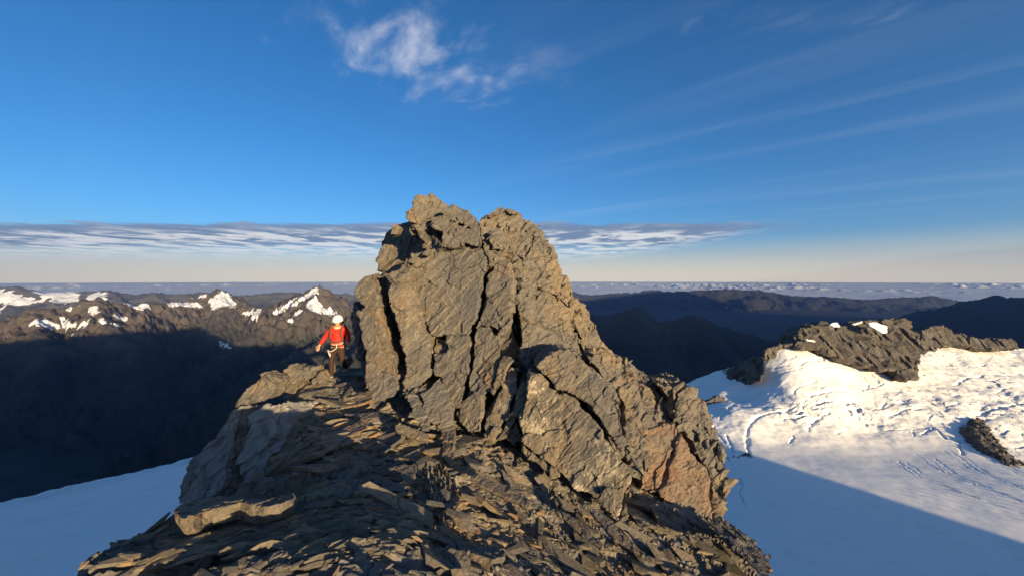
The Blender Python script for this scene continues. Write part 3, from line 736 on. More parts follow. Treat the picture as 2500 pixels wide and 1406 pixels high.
# splinters at the foot of the dark cleft
T([(1229, 872), (1254, 879), (1234, 908), (1219, 943), (1204, 967), (1198, 956), (1213, 908), (1219, 882)], FRONT, 0.5, off=0.16, size=0.4, voxel=0.03)
T([(1248, 898), (1264, 908), (1261, 959), (1246, 984), (1228, 1029), (1219, 1046), (1206, 1074), (1190, 1064), (1184, 1040), (1203, 1005), (1226, 949), (1235, 911)], FRONT, 0.7, off=0.05, size=0.6, voxel=0.035, mat=ROCK_LICHEN)
T([(1274, 927), (1290, 943), (1286, 968), (1274, 994), (1251, 1039), (1235, 1068), (1213, 1077), (1229, 1048), (1247, 1004), (1263, 972), (1267, 946)], FRONT, 0.7, off=0.12, size=0.6, voxel=0.035)
T([(1262, 1030), (1272, 1075), (1255, 1085), (1238, 1074), (1250, 1048)], FRONT, 0.5, off=0.06, size=0.4, voxel=0.03)
# big lower-right slab and the one resting over it
T(mat=ROCK_LICHEN, poly=[(1294, 916), (1318, 919), (1404, 975), (1462, 1036), (1494, 1084), (1520, 1118), (1534, 1134), (1542, 1170), (1524, 1196), (1518, 1240), (1511, 1262), (1466, 1233), (1414, 1204), (1370, 1159), (1325, 1121), (1312, 1108), (1279, 1082), (1269, 1031), (1281, 988), (1291, 959)], pl=FRONT, th=1.3, off=0.30, size=1.3, a=(0.45, 1, 1.1), tilt=(0.1, 0, 0.05))
T([(1278, 1086), (1312, 1113), (1340, 1140), (1368, 1164), (1350, 1165), (1310, 1130), (1275, 1105)], FRONT, 0.5, off=0.30, size=0.5, voxel=0.035)
T([(1524, 1200), (1540, 1180), (1541, 1215), (1532, 1262), (1518, 1272), (1516, 1246)], FRONT, 0.4, off=0.12, size=0.4, voxel=0.03)
T([(1309, 896), (1325, 877), (1386, 853), (1424, 882), (1466, 920), (1514, 975), (1520, 1010), (1523, 1087), (1521, 1110), (1500, 1074), (1466, 1027), (1410, 966), (1325, 913)], FRONT, 1.2, off=0.26, size=1.1, a=(0.6, 1, 1.1), tilt=(0.25, 0, 0.05))
# rough right-hand side
T([(1280, 722), (1312, 706), (1344, 718), (1386, 747), (1405, 798), (1424, 856), (1436, 888), (1424, 880), (1386, 851), (1325, 874), (1300, 903), (1277, 890), (1270, 856), (1274, 818), (1270, 785), (1262, 747)], RFL, 1.6, size=0.9, a=(1.3, 1.6, 1.3))
T([(1168, 542), (1184, 527), (1194, 530), (1210, 514), (1226, 507), (1248, 514), (1270, 523), (1283, 533), (1309, 552), (1314, 568), (1302, 592), (1285, 620), (1250, 642), (1225, 635), (1202, 615), (1186, 610), (1178, 590), (1170, 570)], RTOP, 1.5, size=0.7, a=(1.3, 1.7, 1.3))
T([(1190, 528), (1206, 515), (1224, 504), (1228, 508), (1214, 520), (1196, 532)], RTOP, 0.35, off=0.10, size=0.3, voxel=0.022, a=(0.4, 1, 1))
T([(1236, 512), (1262, 519), (1264, 524), (1242, 520)], RTOP, 0.3, off=0.12, size=0.3, voxel=0.022, a=(0.4, 1, 1))
T([(1195, 565), (1210, 556), (1228, 566), (1234, 590), (1225, 612), (1205, 608), (1197, 590)], RTOP, 0.4, off=0.22, size=0.45, voxel=0.03)
T([(1312, 562), (1328, 568), (1334, 584), (1350, 603), (1357, 632), (1363, 651), (1376, 670), (1392, 702), (1388, 747), (1344, 717), (1312, 704), (1280, 720), (1260, 737), (1256, 670), (1252, 645), (1288, 620), (1304, 592)], RTOP, 1.7, size=0.7, a=(1.4, 1.9, 1.4), tilt=(0.3, 0, 0))
T([(1392, 702), (1405, 728), (1427, 747), (1443, 766), (1459, 802), (1466, 827), (1487, 848), (1486, 862), (1466, 870), (1440, 880), (1424, 852), (1408, 798), (1390, 747)], RFL, 1.5, off=-0.12, size=0.7, a=(1.3, 1.7, 1.3), tilt=(0.6, 0, 0))
T([(1428, 866), (1486, 858), (1520, 874), (1550, 893), (1582, 925), (1604, 934), (1632, 940), (1634, 980), (1650, 1024), (1580, 1044), (1556, 1070), (1527, 1092), (1524, 1010), (1518, 975), (1468, 916)], RLOW, 1.6, off=0.0, size=0.8, a=(1.0, 1.5, 1.2))
T([(1526, 1094), (1560, 1072), (1580, 1090), (1574, 1130), (1562, 1170), (1546, 1165), (1535, 1130)], RLOW, 0.9, off=-0.05, size=0.5, voxel=0.035, a=(1.5, 2, 1.2))
T([(1521, 1034), (1550, 1044), (1577, 1050), (1648, 1030), (1655, 1050), (1643, 1103), (1624, 1150), (1607, 1202), (1593, 1206), (1565, 1194), (1565, 1166), (1577, 1127), (1560, 1090)], BUT, 0.9, off=0.12, size=0.8, mat=ROCK_RED, a=(0.6, 1, 1))
T([(1608, 938), (1640, 942), (1684, 935), (1699, 953), (1719, 988), (1739, 1024), (1751, 1071), (1763, 1103), (1767, 1123), (1782, 1150), (1786, 1182), (1778, 1206), (1767, 1245), (1755, 1277), (1748, 1240), (1742, 1180), (1704, 1108), (1672, 1052), (1650, 1020), (1634, 970)], BUT, 1.6, off=0.05, size=0.8, a=(1.1, 1.4, 1.2), tilt=(0.25, 0, 0))
T([(1664, 1056), (1700, 1112), (1738, 1186), (1744, 1240), (1744, 1292), (1695, 1273), (1668, 1247), (1616, 1214), (1612, 1200), (1632, 1143), (1652, 1100)], BUT, 1.0, off=0.16, size=1.0, mat=ROCK_RED, a=(0.4, 0.8, 1.0))
T([(1743, 1297), (1772, 1283), (1796, 1295), (1795, 1328), (1774, 1342), (1751, 1324)], BUT, 0.6, off=0.30, size=0.45, voxel=0.03)
# ------------------------------------------------------------------ the ridge underfoot
GR = [(820, 928, 11.0), (760, 935, 10.6), (870, 935, 10.6), (900, 965, 9.6), (1000, 1000, 8.8), (1100, 1052, 8.1), (1200, 1075, 7.7), (1300, 1122, 7.2), (1420, 1215, 6.5), (1540, 1290, 6.0), (1600, 1230, 6.6), (1740, 1300, 6.2),
      (1880, 1390, 5.5), (1000, 1406, 2.7), (400, 1380, 3.1), (250, 1400, 3.0), (570, 1295, 4.3), (440, 1270, 4.5), (700, 1120, 6.4), (720, 1020, 8.6), (1400, 1406, 4.6), (1700, 1406, 5.2), (1200, 1406, 3.6), (800, 1100, 6.6), (900, 1150, 5.4), (1100, 1180, 6.0), (1250, 1250, 5.7), (1500, 1350, 5.4), (800, 1295, 3.55), (940, 1345, 3.0), (950, 1250, 4.2)]
gp = [tuple(P(*p)) for p in GR]
gp += [(0, 0, -2.2), (-1.5, 1.0, -2.3), (1.2, 1.0, -3.0), (0.6, -1.6, -2.4), (0.7, 0.2, -2.5), (-1.5, -1.5, -2.1), (2.6, 2.5, -4.0), (0, -4, -2.0), (-3, 0, -2.5), (-3, -4, -2.2), (-6.2, 12.5, -3.0), (-4, 13, -3.0), (0, 11, -3.2), (2, 9, -3.6)]
gp = np.array(gp)
ground_fit = rbf_fit(gp[:, :2], gp[:, 2], 0.6)
LB = np.array([(-2.9, -6), (-2.95, 0), (-2.75, 2), (-3.15, 2.9), (-3.4, 3.4), (-3.6, 4.6), (-3.3, 5.6), (-3.7, 7.0), (-4.4, 8.4), (-5.0, 9.6), (-5.7, 11), (-6.6, 14)])
RB = np.array([(0.2, -6), (0.6, -2), (1.1, 0), (1.9, 2), (2.5, 3.3), (2.75, 3.9), (2.95, 4.4), (3.2, 5.3), (3.35, 6.4), (3.2, 8), (2.5, 10), (1.5, 12), (1, 14)])
def ground_base(q):
    z = ground_fit(q)
    lx = np.interp(q[:, 1], LB[:, 1], LB[:, 0]); rx = np.interp(q[:, 1], RB[:, 1], RB[:, 0])
    z -= np.clip(lx - q[:, 0], 0, None) ** 0.85 * 1.6
    z -= np.clip(q[:, 0] - rx, 0, None) ** 0.9 * 1.7
    return z
DIRL = rotm(0, 0, math.radians(28)); DIRR = rotm(0, 0, math.radians(-48))
def ground_z(q, fine=True):
    z = ground_base(q)
    v = np.column_stack([q, z * 1.0])
    left = np.clip((0.4 - q[:, 0] - 0.12 * (q[:, 1] - 4)) / 1.0, 0, 1)
    for wgt, R, sd0, amp in ((left, DIRL, 41, 0.75), (1 - left, DIRR, 47, 0.5)):
        u = v @ R
        w = u + 0.25 * np.stack([fbm(u * 0.9, 3, 0.5, sd0), fbm(u * 0.9 + 9, 3, 0.5, sd0 + 1), np.zeros(len(u))], 1)
        # broken blocks and layered ledges: sharp steps across the grain, long along it
        z = z + wgt * amp * (0.22 * facet(w * np.array((0.55, 1.6, 0.8)), sd0 + 2, 0.8, 0.8) + 0.10 * facet(w * np.array((1.3, 4.6, 1.5)), sd0 + 3, 0.8, 0.9))
        if fine:
            s = w[:, 1] * 7.0 + 1.2 * fbm(w * np.array((0.8, 2.5, 1)), 3, 0.5, sd0 + 5)
            saw = (s - np.floor(s))
            pat = np.clip(fbm(v * 0.9, 2, 0.5, sd0 + 7) * 2 + 0.35, 0, 1)
            z = z + wgt * amp * pat * 0.045 * (saw - 0.5)
            s2 = w[:, 1] * 19.0 + 1.5 * fbm(w * np.array((1.5, 5, 1)), 3, 0.5, sd0 + 6)
            z = z + wgt * amp * pat * 0.018 * (s2 - np.floor(s2) - 0.5)
            z = z + wgt * amp * 0.03 * facet(w * np.array((4.5, 12, 4)), sd0 + 9, 0.8, 0.9)
    if fine: z = z + 0.03 * fbm(v * 6, 3, 0.6, 50)
    return z
def make_ground():
    parts = []
    x = np.arange(-6.8, 5.6, 0.028); y = np.arange(1.6, 9.2, 0.028)
    X, Y = np.meshgrid(x, y); q = np.stack([X.ravel(), Y.ravel()], 1)
    me = mesh_np('ridge', np.column_stack([q, ground_z(q)]), grid_faces(len(x), len(y)), smooth=False)
    r = obj('ridge', me, GROUND, kind='structure', label='broken rocky ridge crest in the foreground')
    for nm, ya, yb, stp in (('ridge_near', -7.0, 1.63, 0.07), ('ridge_far', 9.17, 14.5, 0.06)):
        x = np.arange(-9, 7, stp); y = np.append(np.arange(ya, yb, stp), yb)
        X, Y = np.meshgrid(x, y); q = np.stack([X.ravel(), Y.ravel()], 1)
        obj('rock_bed', mesh_np(nm, np.column_stack([q, ground_z(q, False)]), grid_faces(len(x), len(y))), GROUND, parent=r)
    return r
ridge = make_ground()
# ------------------------------------------------------------------ separate rocks along the ridge
def lone(name, poly, pl, th, mat, label, cat='rock', group=None, **kw):
    kw.setdefault('voxel', 0.04)
    return slab(name, poly, plane3(*pl), th, None, mat, label=label, cat=cat, group=group, kind='thing', **kw)
crag = empty('shaded_crag', tuple(P(560, 1200, 7.8)), label='shaded grey crag split by a deep vertical cleft, left edge of the ridge', cat='crag', kind='thing')
bpy.context.view_layer.update()
def crag_part(name, poly, pl, th, mat, **kw):
    o = slab(name, poly, plane3(*pl), th, crag, mat, **kw); o.matrix_parent_inverse = crag.matrix_world.inverted(); return o
crag_part('rock_slab', [(436, 1230), (446, 1175), (465, 1126), (500, 1090), (522, 1062), (549, 1024), (570, 1000), (586, 990), (578, 1025), (564, 1085), (552, 1124), (552, 1159), (538, 1204), (522, 1216), (480, 1232)],
     ((440, 1220, 8.0), (560, 1190, 7.7), (580, 1000, 8.5)), 1.6, ROCK_CRAG, size=1.2, seed=301, a=(0.8, 1, 1), push=(0.3, 0.9, -0.3), voxel=0.04)
crag_part('rock_slab', [(608, 1014), (650, 988), (692, 980), (706, 1023), (700, 1077), (660, 1112), (620, 1165), (590, 1200), (578, 1196), (582, 1130), (598, 1070)],
     ((580, 1190, 7.6), (690, 1070, 8.0), (640, 990, 8.5)), 1.4, ROCK_CRAG, size=1.2, seed=305, a=(0.8, 1, 1), push=(0.3, 0.9, -0.3), voxel=0.04)
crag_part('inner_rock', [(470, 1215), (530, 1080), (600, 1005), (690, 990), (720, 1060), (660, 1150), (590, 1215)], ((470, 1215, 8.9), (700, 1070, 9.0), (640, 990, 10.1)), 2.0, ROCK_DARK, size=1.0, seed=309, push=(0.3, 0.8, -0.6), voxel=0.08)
lone('boulder', [(580, 990), (598, 957), (622, 934), (638, 914), (656, 913), (671, 934), (668, 958), (656, 972), (632, 980), (606, 990)],
     ((580, 990, 8.8), (672, 960, 8.8), (645, 912, 9.1)), 0.8, ROCK, 'rounded boulder with a sunlit top perched on the left crags', size=0.6, seed=311, voxel=0.03, back=0.7, bulge=0.04)
PILE = [([(694, 903), (708, 891), (722, 893), (737, 903), (738, 920), (724, 936), (704, 932), (695, 920)], 'large sunlit block left of the climber, top of the rock pile'),
        ([(690, 936), (720, 938), (742, 930), (748, 958), (740, 985), (700, 992), (690, 970)], 'tall cracked block at the foot of the rock pile left of the climber'),
        ([(738, 897), (752, 895), (760, 908), (758, 924), (744, 930), (740, 915)], 'small stepped block in the middle of the rock pile by the climber'),
        ([(758, 897), (776, 894), (777, 903), (760, 904)], 'small flat sunlit stone lying on top of the rock pile'),
        ([(757, 930), (778, 908), (790, 904), (794, 920), (784, 932), (765, 940)], 'slanting sunlit block nearest the climber in the rock pile'),
        ([(745, 936), (768, 942), (784, 934), (790, 945), (765, 968), (748, 970)], 'wedge of rock under the slanting block'),
        ([(776, 936), (795, 926), (808, 934), (806, 948), (784, 952), (774, 946)], 'rounded block just left of the climber\'s feet'),
        ([(792, 892), (800, 887), (812, 892), (816, 905), (806, 912), (798, 902)], 'small stone standing behind the climber\'s left knee'),
        ([(826, 905), (838, 880), (850, 872), (853, 886), (842, 900), (836, 912)], 'pale block behind the climber\'s legs'),
        ([(846, 944), (858, 930), (871, 920), (873, 940), (872, 950), (852, 952)], 'chipped sunlit block to the right of the climber\'s feet'),
        ([(858, 958), (872, 952), (894, 958), (896, 972), (880, 990), (862, 992)], 'split block in front of the leaning grey slab'),
        ([(727, 1005), (745, 990), (770, 985), (768, 998), (740, 1020), (730, 1016)], 'sunlit ledge block below the rock pile'),
        ([(760, 968), (780, 962), (784, 980), (764, 984)], 'small striped block below the rock pile')]
for k, (pl_, lb) in enumerate(PILE):
    cx, cy = np.mean(pl_, 0); d = 10.3 if cy < 960 else 9.4
    if 'behind' in lb: d = 11.6
    lone('block', pl_, ((cx - 20, cy + 15, d - 0.1), (cx + 20, cy + 15, d - 0.15), (cx, cy - 25, d + 0.25)), 0.35 if k not in (0, 1) else 0.6, ROCK, lb, size=0.35, seed=330 + 7 * k, voxel=0.022, group='rock pile by the climber', back=0.8, a=(1.2, 1, 1))
# long slabs and plates lying on the crest: (top outline, plane, thickness, label)
def lying(name, poly, pl, th, label, mat=ROCK, size=0.4, seed=0, voxel=0.02, push=(0.02, 0.05, -1.0), **kw):
    kw.setdefault('rough', 0.03)
    return lone(name, poly, pl, th, mat, label, size=size, seed=seed, voxel=voxel, push=push, back=0.93, **kw)
lying('stone_slab', [(424, 1243), (452, 1222), (490, 1209), (568, 1212), (646, 1221), (700, 1208), (722, 1206), (716, 1216), (690, 1226), (645, 1236), (612, 1232), (585, 1226), (545, 1236), (500, 1243), (470, 1262), (436, 1262)],
      ((430, 1262, 3.2), (690, 1230, 3.4), (560, 1210, 3.8)), 0.15, 'long pale slab with a sunlit front edge, lying at lower left', size=0.5, seed=401, a=(0.45, 0.6, 1.0), rough=0.012, fol=rotm(0.1, 0.15, 0).T)
lying('stone_slab', [(963, 1036), (975, 1030), (1046, 1060), (1044, 1076), (1030, 1072), (966, 1050)], ((963, 1050, 6.9), (1044, 1076, 6.7), (975, 1030, 7.1)), 0.12, 'squared slab leaning at the foot of the tower', seed=411, a=(0.3, 0.6, 1), push=(0, 0.6, -0.7))
lying('stone_slab', [(1149, 1160), (1165, 1158), (1240, 1185), (1300, 1226), (1305, 1236), (1288, 1238), (1225, 1210), (1152, 1176)], ((1150, 1175, 5.4), (1300, 1236, 5.0), (1165, 1158, 5.6)), 0.10, 'long plank-like slab slanting across the rubble', seed=421, a=(0.25, 0.6, 1), push=(0, 0.6, -0.7))
lying('stone_slab', [(870, 1204), (890, 1198), (940, 1206), (1005, 1208), (1008, 1216), (985, 1226), (900, 1224), (874, 1214)], ((870, 1212, 4.5), (1008, 1216, 4.5), (890, 1198, 4.75)), 0.12, 'thick flat slab, half shaded, in the middle foreground', seed=431, a=(0.3, 0.6, 1))
lying('stone_slab', [(931, 1182), (945, 1174), (978, 1176), (992, 1186), (988, 1198), (936, 1196)], ((931, 1196, 4.7), (992, 1196, 4.7), (960, 1174, 4.95)), 0.09, 'short pale slab resting above the thick flat one', seed=437, a=(0.3, 0.6, 1))
lying('stone_slab', [(829, 1176), (850, 1166), (888, 1178), (880, 1208), (840, 1204)], ((829, 1204, 4.6), (885, 1206, 4.6), (855, 1166, 4.9)), 0.25, 'shaded angular block with a sunlit corner', seed=441, mat=ROCK_GREY, a=(0.6, 0.6, 1), push=(0, 0.7, -0.5))
lying('stone_slab', [(947, 1142), (985, 1131), (1016, 1134), (1012, 1160), (1000, 1182), (985, 1176), (975, 1150)], ((950, 1150, 5.2), (1010, 1175, 5.0), (985, 1131, 5.5)), 0.06, 'thin pale plate with a torn edge', seed=447, a=(0.3, 0.6, 1), push=(0, 0.6, -0.7))
lying('stone_slab', [(808, 1062), (850, 1040), (880, 1026), (899, 1030), (895, 1044), (860, 1062), (838, 1065)], ((808, 1064, 7.0), (895, 1042, 7.1), (880, 1026, 7.5)), 0.06, 'orange-brown blade of rock slanting below the tower', seed=451, mat=ROCK_RED, a=(0.3, 0.6, 1), push=(0, 0.6, -0.7))
lying('stone_slab', [(840, 1010), (900, 1006), (925, 1003), (930, 1018), (902, 1026), (872, 1018)], ((840, 1016, 8.0), (928, 1018, 7.9), (900, 1003, 8.3)), 0.10, 'brown plank of rock under the leaning grey slab', seed=457, a=(0.3, 0.6, 1), push=(0, 0.6, -0.7))
lying('stone_slab', [(1110, 1318), (1150, 1330), (1200, 1332), (1236, 1340), (1232, 1356), (1200, 1362), (1160, 1352), (1120, 1340)], ((1110, 1340, 3.4), (1235, 1356, 3.3), (1150, 1326, 3.55)), 0.07, 'curved flat stone, half in shade, at the bottom centre', seed=461, a=(0.5, 0.8, 1))
lying('stone', [(1084, 1352), (1100, 1338), (1125, 1344), (1142, 1356), (1146, 1388), (1130, 1400), (1098, 1386)], ((1084, 1390, 2.95), (1146, 1396, 2.95), (1110, 1338, 3.1)), 0.2, 'small brown lumpy rock at the bottom centre', seed=467, a=(1, 1, 1), push=(0, 0.7, -0.5), size=0.25, voxel=0.014)
lying('stone_slab', [(1440, 1245), (1456, 1242), (1520, 1300), (1580, 1355), (1610, 1365), (1622, 1372), (1590, 1370), (1500, 1318)], ((1440, 1250, 5.4), (1600, 1370, 4.6), (1456, 1242, 5.5)), 0.08, 'long narrow slab slanting down the lower right scree', seed=471, a=(0.25, 0.6, 1), push=(0, 0.6, -0.7))
lying('stone_slab', [(1370, 1248), (1392, 1256), (1440, 1300), (1475, 1330), (1470, 1338), (1420, 1306), (1376, 1266)], ((1370, 1262, 5.1), (1472, 1336, 4.6), (1392, 1254, 5.2)), 0.07, 'slim brown slab beside the long slanting slab', seed=477, a=(0.25, 0.6, 1), push=(0, 0.6, -0.7))
lone('dark_block', [(1784, 1340), (1808, 1316), (1850, 1348), (1882, 1362), (1884, 1420), (1866, 1420), (1852, 1395)], ((1784, 1340, 5.3), (1882, 1400, 4.8), (1810, 1317, 5.6)), 0.7, ROCK_DARK, 'dark triangular block at the lower right end of the scree', size=0.5, seed=481, voxel=0.03, tilt=(-0.3, 0, 0))
# slabs leaning on the foot of the tower
lone('leaning_slab', [(985, 960), (1005, 955), (1022, 985), (1046, 1030), (1048, 1052), (1030, 1048), (1006, 1010)], ((985, 965, 8.2), (1046, 1052, 7.2), (1010, 955, 8.3)), 0.25, ROCK_GREY, 'narrow grey slab leaning at the left foot of the tower', size=0.5, seed=487, voxel=0.025, a=(0.4, 1, 1))
lone('leaning_slab', [(1026, 962), (1075, 925), (1090, 960), (1104, 1010), (1108, 1060), (1090, 1066), (1054, 1032)], ((1030, 965, 8.1), (1105, 1058, 7.3), (1076, 925, 8.5)), 0.3, ROCK_GREY, 'broad ribbed slab under the middle of the tower', size=0.6, seed=491, voxel=0.028, a=(0.4, 1, 1))
lone('leaning_slab', [(1060, 1040), (1095, 1030), (1112, 1050), (1110, 1120), (1095, 1135), (1075, 1110)], ((1060, 1060, 7.3), (1110, 1120, 6.4), (1085, 1030, 7.7)), 0.2, ROCK, 'pale leaning plate catching the sun below the tower', size=0.5, seed=497, voxel=0.025, a=(0.4, 1, 1))

# bundles of thin blades: layered rock standing on edge
def blades(n, region, ang, length, seed, label, mat=CHIPS, dip=0.6, lift=0.09, name='layered_rock', cat='rock'):
    """one outcrop of foliated rock: many thin sheets side by side, frayed at their ends"""
    r = np.random.default_rng(seed); V = []; F = []; tint = []
    for k in range(n):
        while True:
            px = r.uniform(min(p[0] for p in region), max(p[0] for p in region)); py = r.uniform(min(p[1] for p in region), max(p[1] for p in region))
            if inside(region, np.array([px]), np.array([py]))[0]: break
        q = ray_ground(px, py)
        if q is None: continue
        e2 = np.array((math.cos(math.radians(ang)), math.sin(math.radians(ang)))) * 0.2
        sl = (ground_base((q[:2] + e2)[None])[0] - ground_base((q[:2] - e2)[None])[0]) / 0.4
        L = length * r.uniform(0.4, 1.3); W = L * r.uniform(0.07, 0.20); t = r.uniform(0.005, 0.013)
        a = math.radians(ang + r.normal() * 5)
        ns = 7; base = len(V)
        R = rotm(0, 0, a) @ rotm(0, -math.atan(sl) + r.normal() * 0.07, 0) @ rotm(dip + r.normal() * 0.16, 0, 0)
        curve = r.normal() * 0.02
        for i in range(ns):
            s = i / (ns - 1) - 0.5
            w = W * (1 - abs(2 * s) ** 3 * r.uniform(0.5, 1)) * r.uniform(0.75, 1.1)
            for (yy, zz) in ((-w / 2, -t), (w / 2, -t), (w / 2 * r.uniform(0.6, 1), t), (-w / 2 * r.uniform(0.6, 1), t)):
                V.append(q + np.array((0, 0, lift)) + R @ np.array((s * L, yy + curve * math.sin(s * 6), zz + 0.004 * math.sin(s * 5 + k))))
        for i in range(ns - 1):
            for j in range(4):
                p0 = base + i * 4 + j; p1 = base + i * 4 + (j + 1) % 4
                F.append((p0, p1, p1 + 4, p0 + 4))
        F.append((base, base + 3, base + 2, base + 1)); e = base + (ns - 1) * 4; F.append((e, e + 1, e + 2, e + 3))
        tint += [r.random()] * (ns * 4)
    me = mesh_np(name, V, F, smooth=False); set_attr(me, 'tint', tint)
    return obj(name, me, mat, label=label, kind='stuff')

def ray_ground(px, py):
    d = np.linspace(2.0, 13, 220); ray = np.stack([(px - 1250) / 1000 * d, d], 1); z = (EYE - py) / 1000 * d
    s = ground_base(ray); k = np.argmax(s >= z)
    return np.array((ray[k, 0], ray[k, 1], s[k])) if s[k] >= z[k] else None

blades(330, [(600, 1360), (640, 1320), (770, 1270), (850, 1245), (960, 1262), (975, 1285), (900, 1310), (800, 1330), (680, 1375), (630, 1380)], 24, 0.34, 601, 'sunlit frayed layered rock like split wood, lower left foreground')
blades(300, [(740, 1406), (800, 1370), (880, 1310), (960, 1300), (1030, 1320), (1030, 1345), (960, 1370), (900, 1406)], 32, 0.32, 607, 'second bundle of frayed layered rock at the bottom edge')
blades(240, [(280, 1385), (340, 1320), (440, 1275), (560, 1300), (560, 1340), (480, 1400)], 26, 0.45, 613, 'dark shaded layered rock at the lower left edge of the ridge', dip=0.35)
blades(200, [(600, 1170), (690, 1110), (820, 1050), (900, 1035), (900, 1065), (800, 1110), (700, 1160), (620, 1195)], 30, 0.75, 617, 'long shaded blades of layered rock slanting up to the tower', dip=0.7)
blades(80, [(1040, 1180), (1080, 1150), (1110, 1180), (1120, 1260), (1100, 1300), (1060, 1280)], -70, 0.4, 623, 'upright fibrous rock rib in the middle of the rubble', dip=0.9)
# three upright shards
for k, (x0, y0, x1, y1, lb) in enumerate([(846, 1112, 872, 1150, 'leftmost of the thin upright shards in the shaded rubble'), (856, 1114, 884, 1158, 'middle one of the thin upright shards'), (872, 1112, 898, 1160, 'rightmost and broadest of the thin upright shards')]):
    d = 5.6
    lone('rock_shard', [(x0, y0), (x0 + 6, y0 + 2), (x1, y1 - 4), (x1 - 2, y1 + 6), (x1 - 10, y1)], ((x0, y0, d), (x1, y1, d - 0.1), (x0 + 12, y0, d + 0.1)), 0.07, ROCK, lb, cat='rock shard', size=0.15, rough=0.02, seed=640 + k, voxel=0.012, group='upright shards', a=(0.3, 0.6, 1))

# loose stones: the largest singly, the rest as chips
def stone_mesh(r, k):
    n = int(r.integers(5, 9)); el = r.uniform(1.3, 3.2); th = r.uniform(0.12, 0.36)
    if k < 10: el = r.uniform(1.6, 3.4); th = r.uniform(0.07, 0.16)
    a = np.sort(r.uniform(0, 2 * math.pi, n)); rad = r.uniform(0.7, 1.1, n)
    base = np.stack([np.cos(a) * rad * el ** 0.5, np.sin(a) * rad / el ** 0.5], 1) * 0.5
    v = []; sh = r.normal(size=2) * 0.06
    for (x, y) in base: v.append((x, y, -th / 2 * r.uniform(0.7, 1.2)))
    for (x, y) in base: v.append((x * r.uniform(0.72, 0.98) + sh[0], y * r.uniform(0.72, 0.98) + sh[1], th / 2 * r.uniform(0.6, 1.3)))
    me = bpy.data.meshes.new('stone'); bm = bmesh.new()
    for p in v: bm.verts.new(p)
    bmesh.ops.convex_hull(bm, input=bm.verts[:]); bmesh.ops.triangulate(bm, faces=bm.faces[:])
    bmesh.ops.recalc_face_normals(bm, faces=bm.faces[:]); bm.to_mesh(me); bm.free()
    return me
VIS = [(190, 1406), (230, 1335), (440, 1240), (560, 1200), (640, 1140), (700, 1030), (760, 940), (880, 940), (960, 985), (1100, 1060), (1180, 1080), (1290, 1110), (1400, 1210), (1530, 1290), (1580, 1210), (1740, 1300), (1880, 1390), (1935, 1420), (1500, 1440), (190, 1440)]
def scatter():
    r = np.random.default_rng(77)
    meshes = [stone_mesh(r, k) for k in range(22)]
    N = 15000
    q = np.column_stack([r.uniform(-4.5, 3.4, N), r.uniform(2.1, 11.5, N)])
    z = ground_z(q); px, py = to_px(np.column_stack([q, z]))
    ok = inside(VIS, px, py) & (r.random(N) < 4.0 / q[:, 1])
    q, z, px, py = q[ok], z[ok], px[ok], py[ok]
    n = len(q)
    size = 0.045 * (1 - r.random(n)) ** -0.60; size = np.minimum(size, 0.55) * (0.6 + 0.08 * q[:, 1])
    fray = inside([(600, 1370), (760, 1270), (960, 1255), (1040, 1320), (1030, 1406), (700, 1406)], px, py)
    size[fray] = np.minimum(size[fray], 0.05)
    left = q[:, 0] + 0.12 * (q[:, 1] - 4) < 0.2
    ang = np.where(left, math.radians(28), math.radians(-42)) + r.normal(size=n) * 0.45
    e = 0.05
    gx = (ground_base(q + (e, 0)) - ground_base(q - (e, 0))) / (2 * e); gy = (ground_base(q + (0, e)) - ground_base(q - (0, e))) / (2 * e)
    flat = np.hypot(gx, gy) < 0.7
    q, z, size, ang, gx, gy = q[flat], z[flat], size[flat], ang[flat], gx[flat], gy[flat]
    vis_size = size / q[:, 1]
    order = np.argsort(-vis_size)
    top = order[:290]; rest = order[290:]
    def mat_of(i):
        nrm = np.array((-gx[i], -gy[i], 1.0)) + r.normal(size=3) * np.array((0.28, 0.28, 0)); nrm /= np.linalg.norm(nrm)
        x = np.array((math.cos(ang[i]), math.sin(ang[i]), 0)); x -= nrm * (x @ nrm); x /= np.linalg.norm(x)
        return np.column_stack([x, np.cross(nrm, x), nrm])
    for i in top:
        me = meshes[int(r.integers(10) if size[i] > 0.24 else r.integers(len(meshes)))]
        if not me.materials: me.materials.append(STONE)
        o = bpy.data.objects.new('stone', me); col.objects.link(o); o.parent = ridge
        M = mat_of(i); s = size[i]
        o.matrix_world = Matrix(np.vstack([np.column_stack([M * s, (q[i, 0], q[i, 1], z[i] + 0.05 * s)]), (0, 0, 0, 1)]).tolist())
    arr = []
    for me in meshes:
        v = np.zeros(len(me.vertices) * 3, np.float32); me.vertices.foreach_get('co', v)
        f = np.zeros(len(me.polygons) * 3, np.int32); me.polygons.foreach_get('vertices', f); arr.append((v.reshape(-1, 3), f.reshape(-1, 3)))
    V = []; F = []; T_ = []; c = 0
    for i in rest:
        v, f = arr[int(r.integers(len(arr)))]
        V.append((v * size[i]) @ mat_of(i).T + (q[i, 0], q[i, 1], z[i] + 0.05 * size[i])); F.append(f + c); c += len(v); T_ += [r.random()] * len(v)
    me = mesh_np('stone_chips', np.vstack(V), np.vstack(F), smooth=False); set_attr(me, 'tint', T_)
    obj('stone_chips', me, CHIPS, parent=ridge, kind='stuff', label='loose stone chips covering the crest')
scatter()

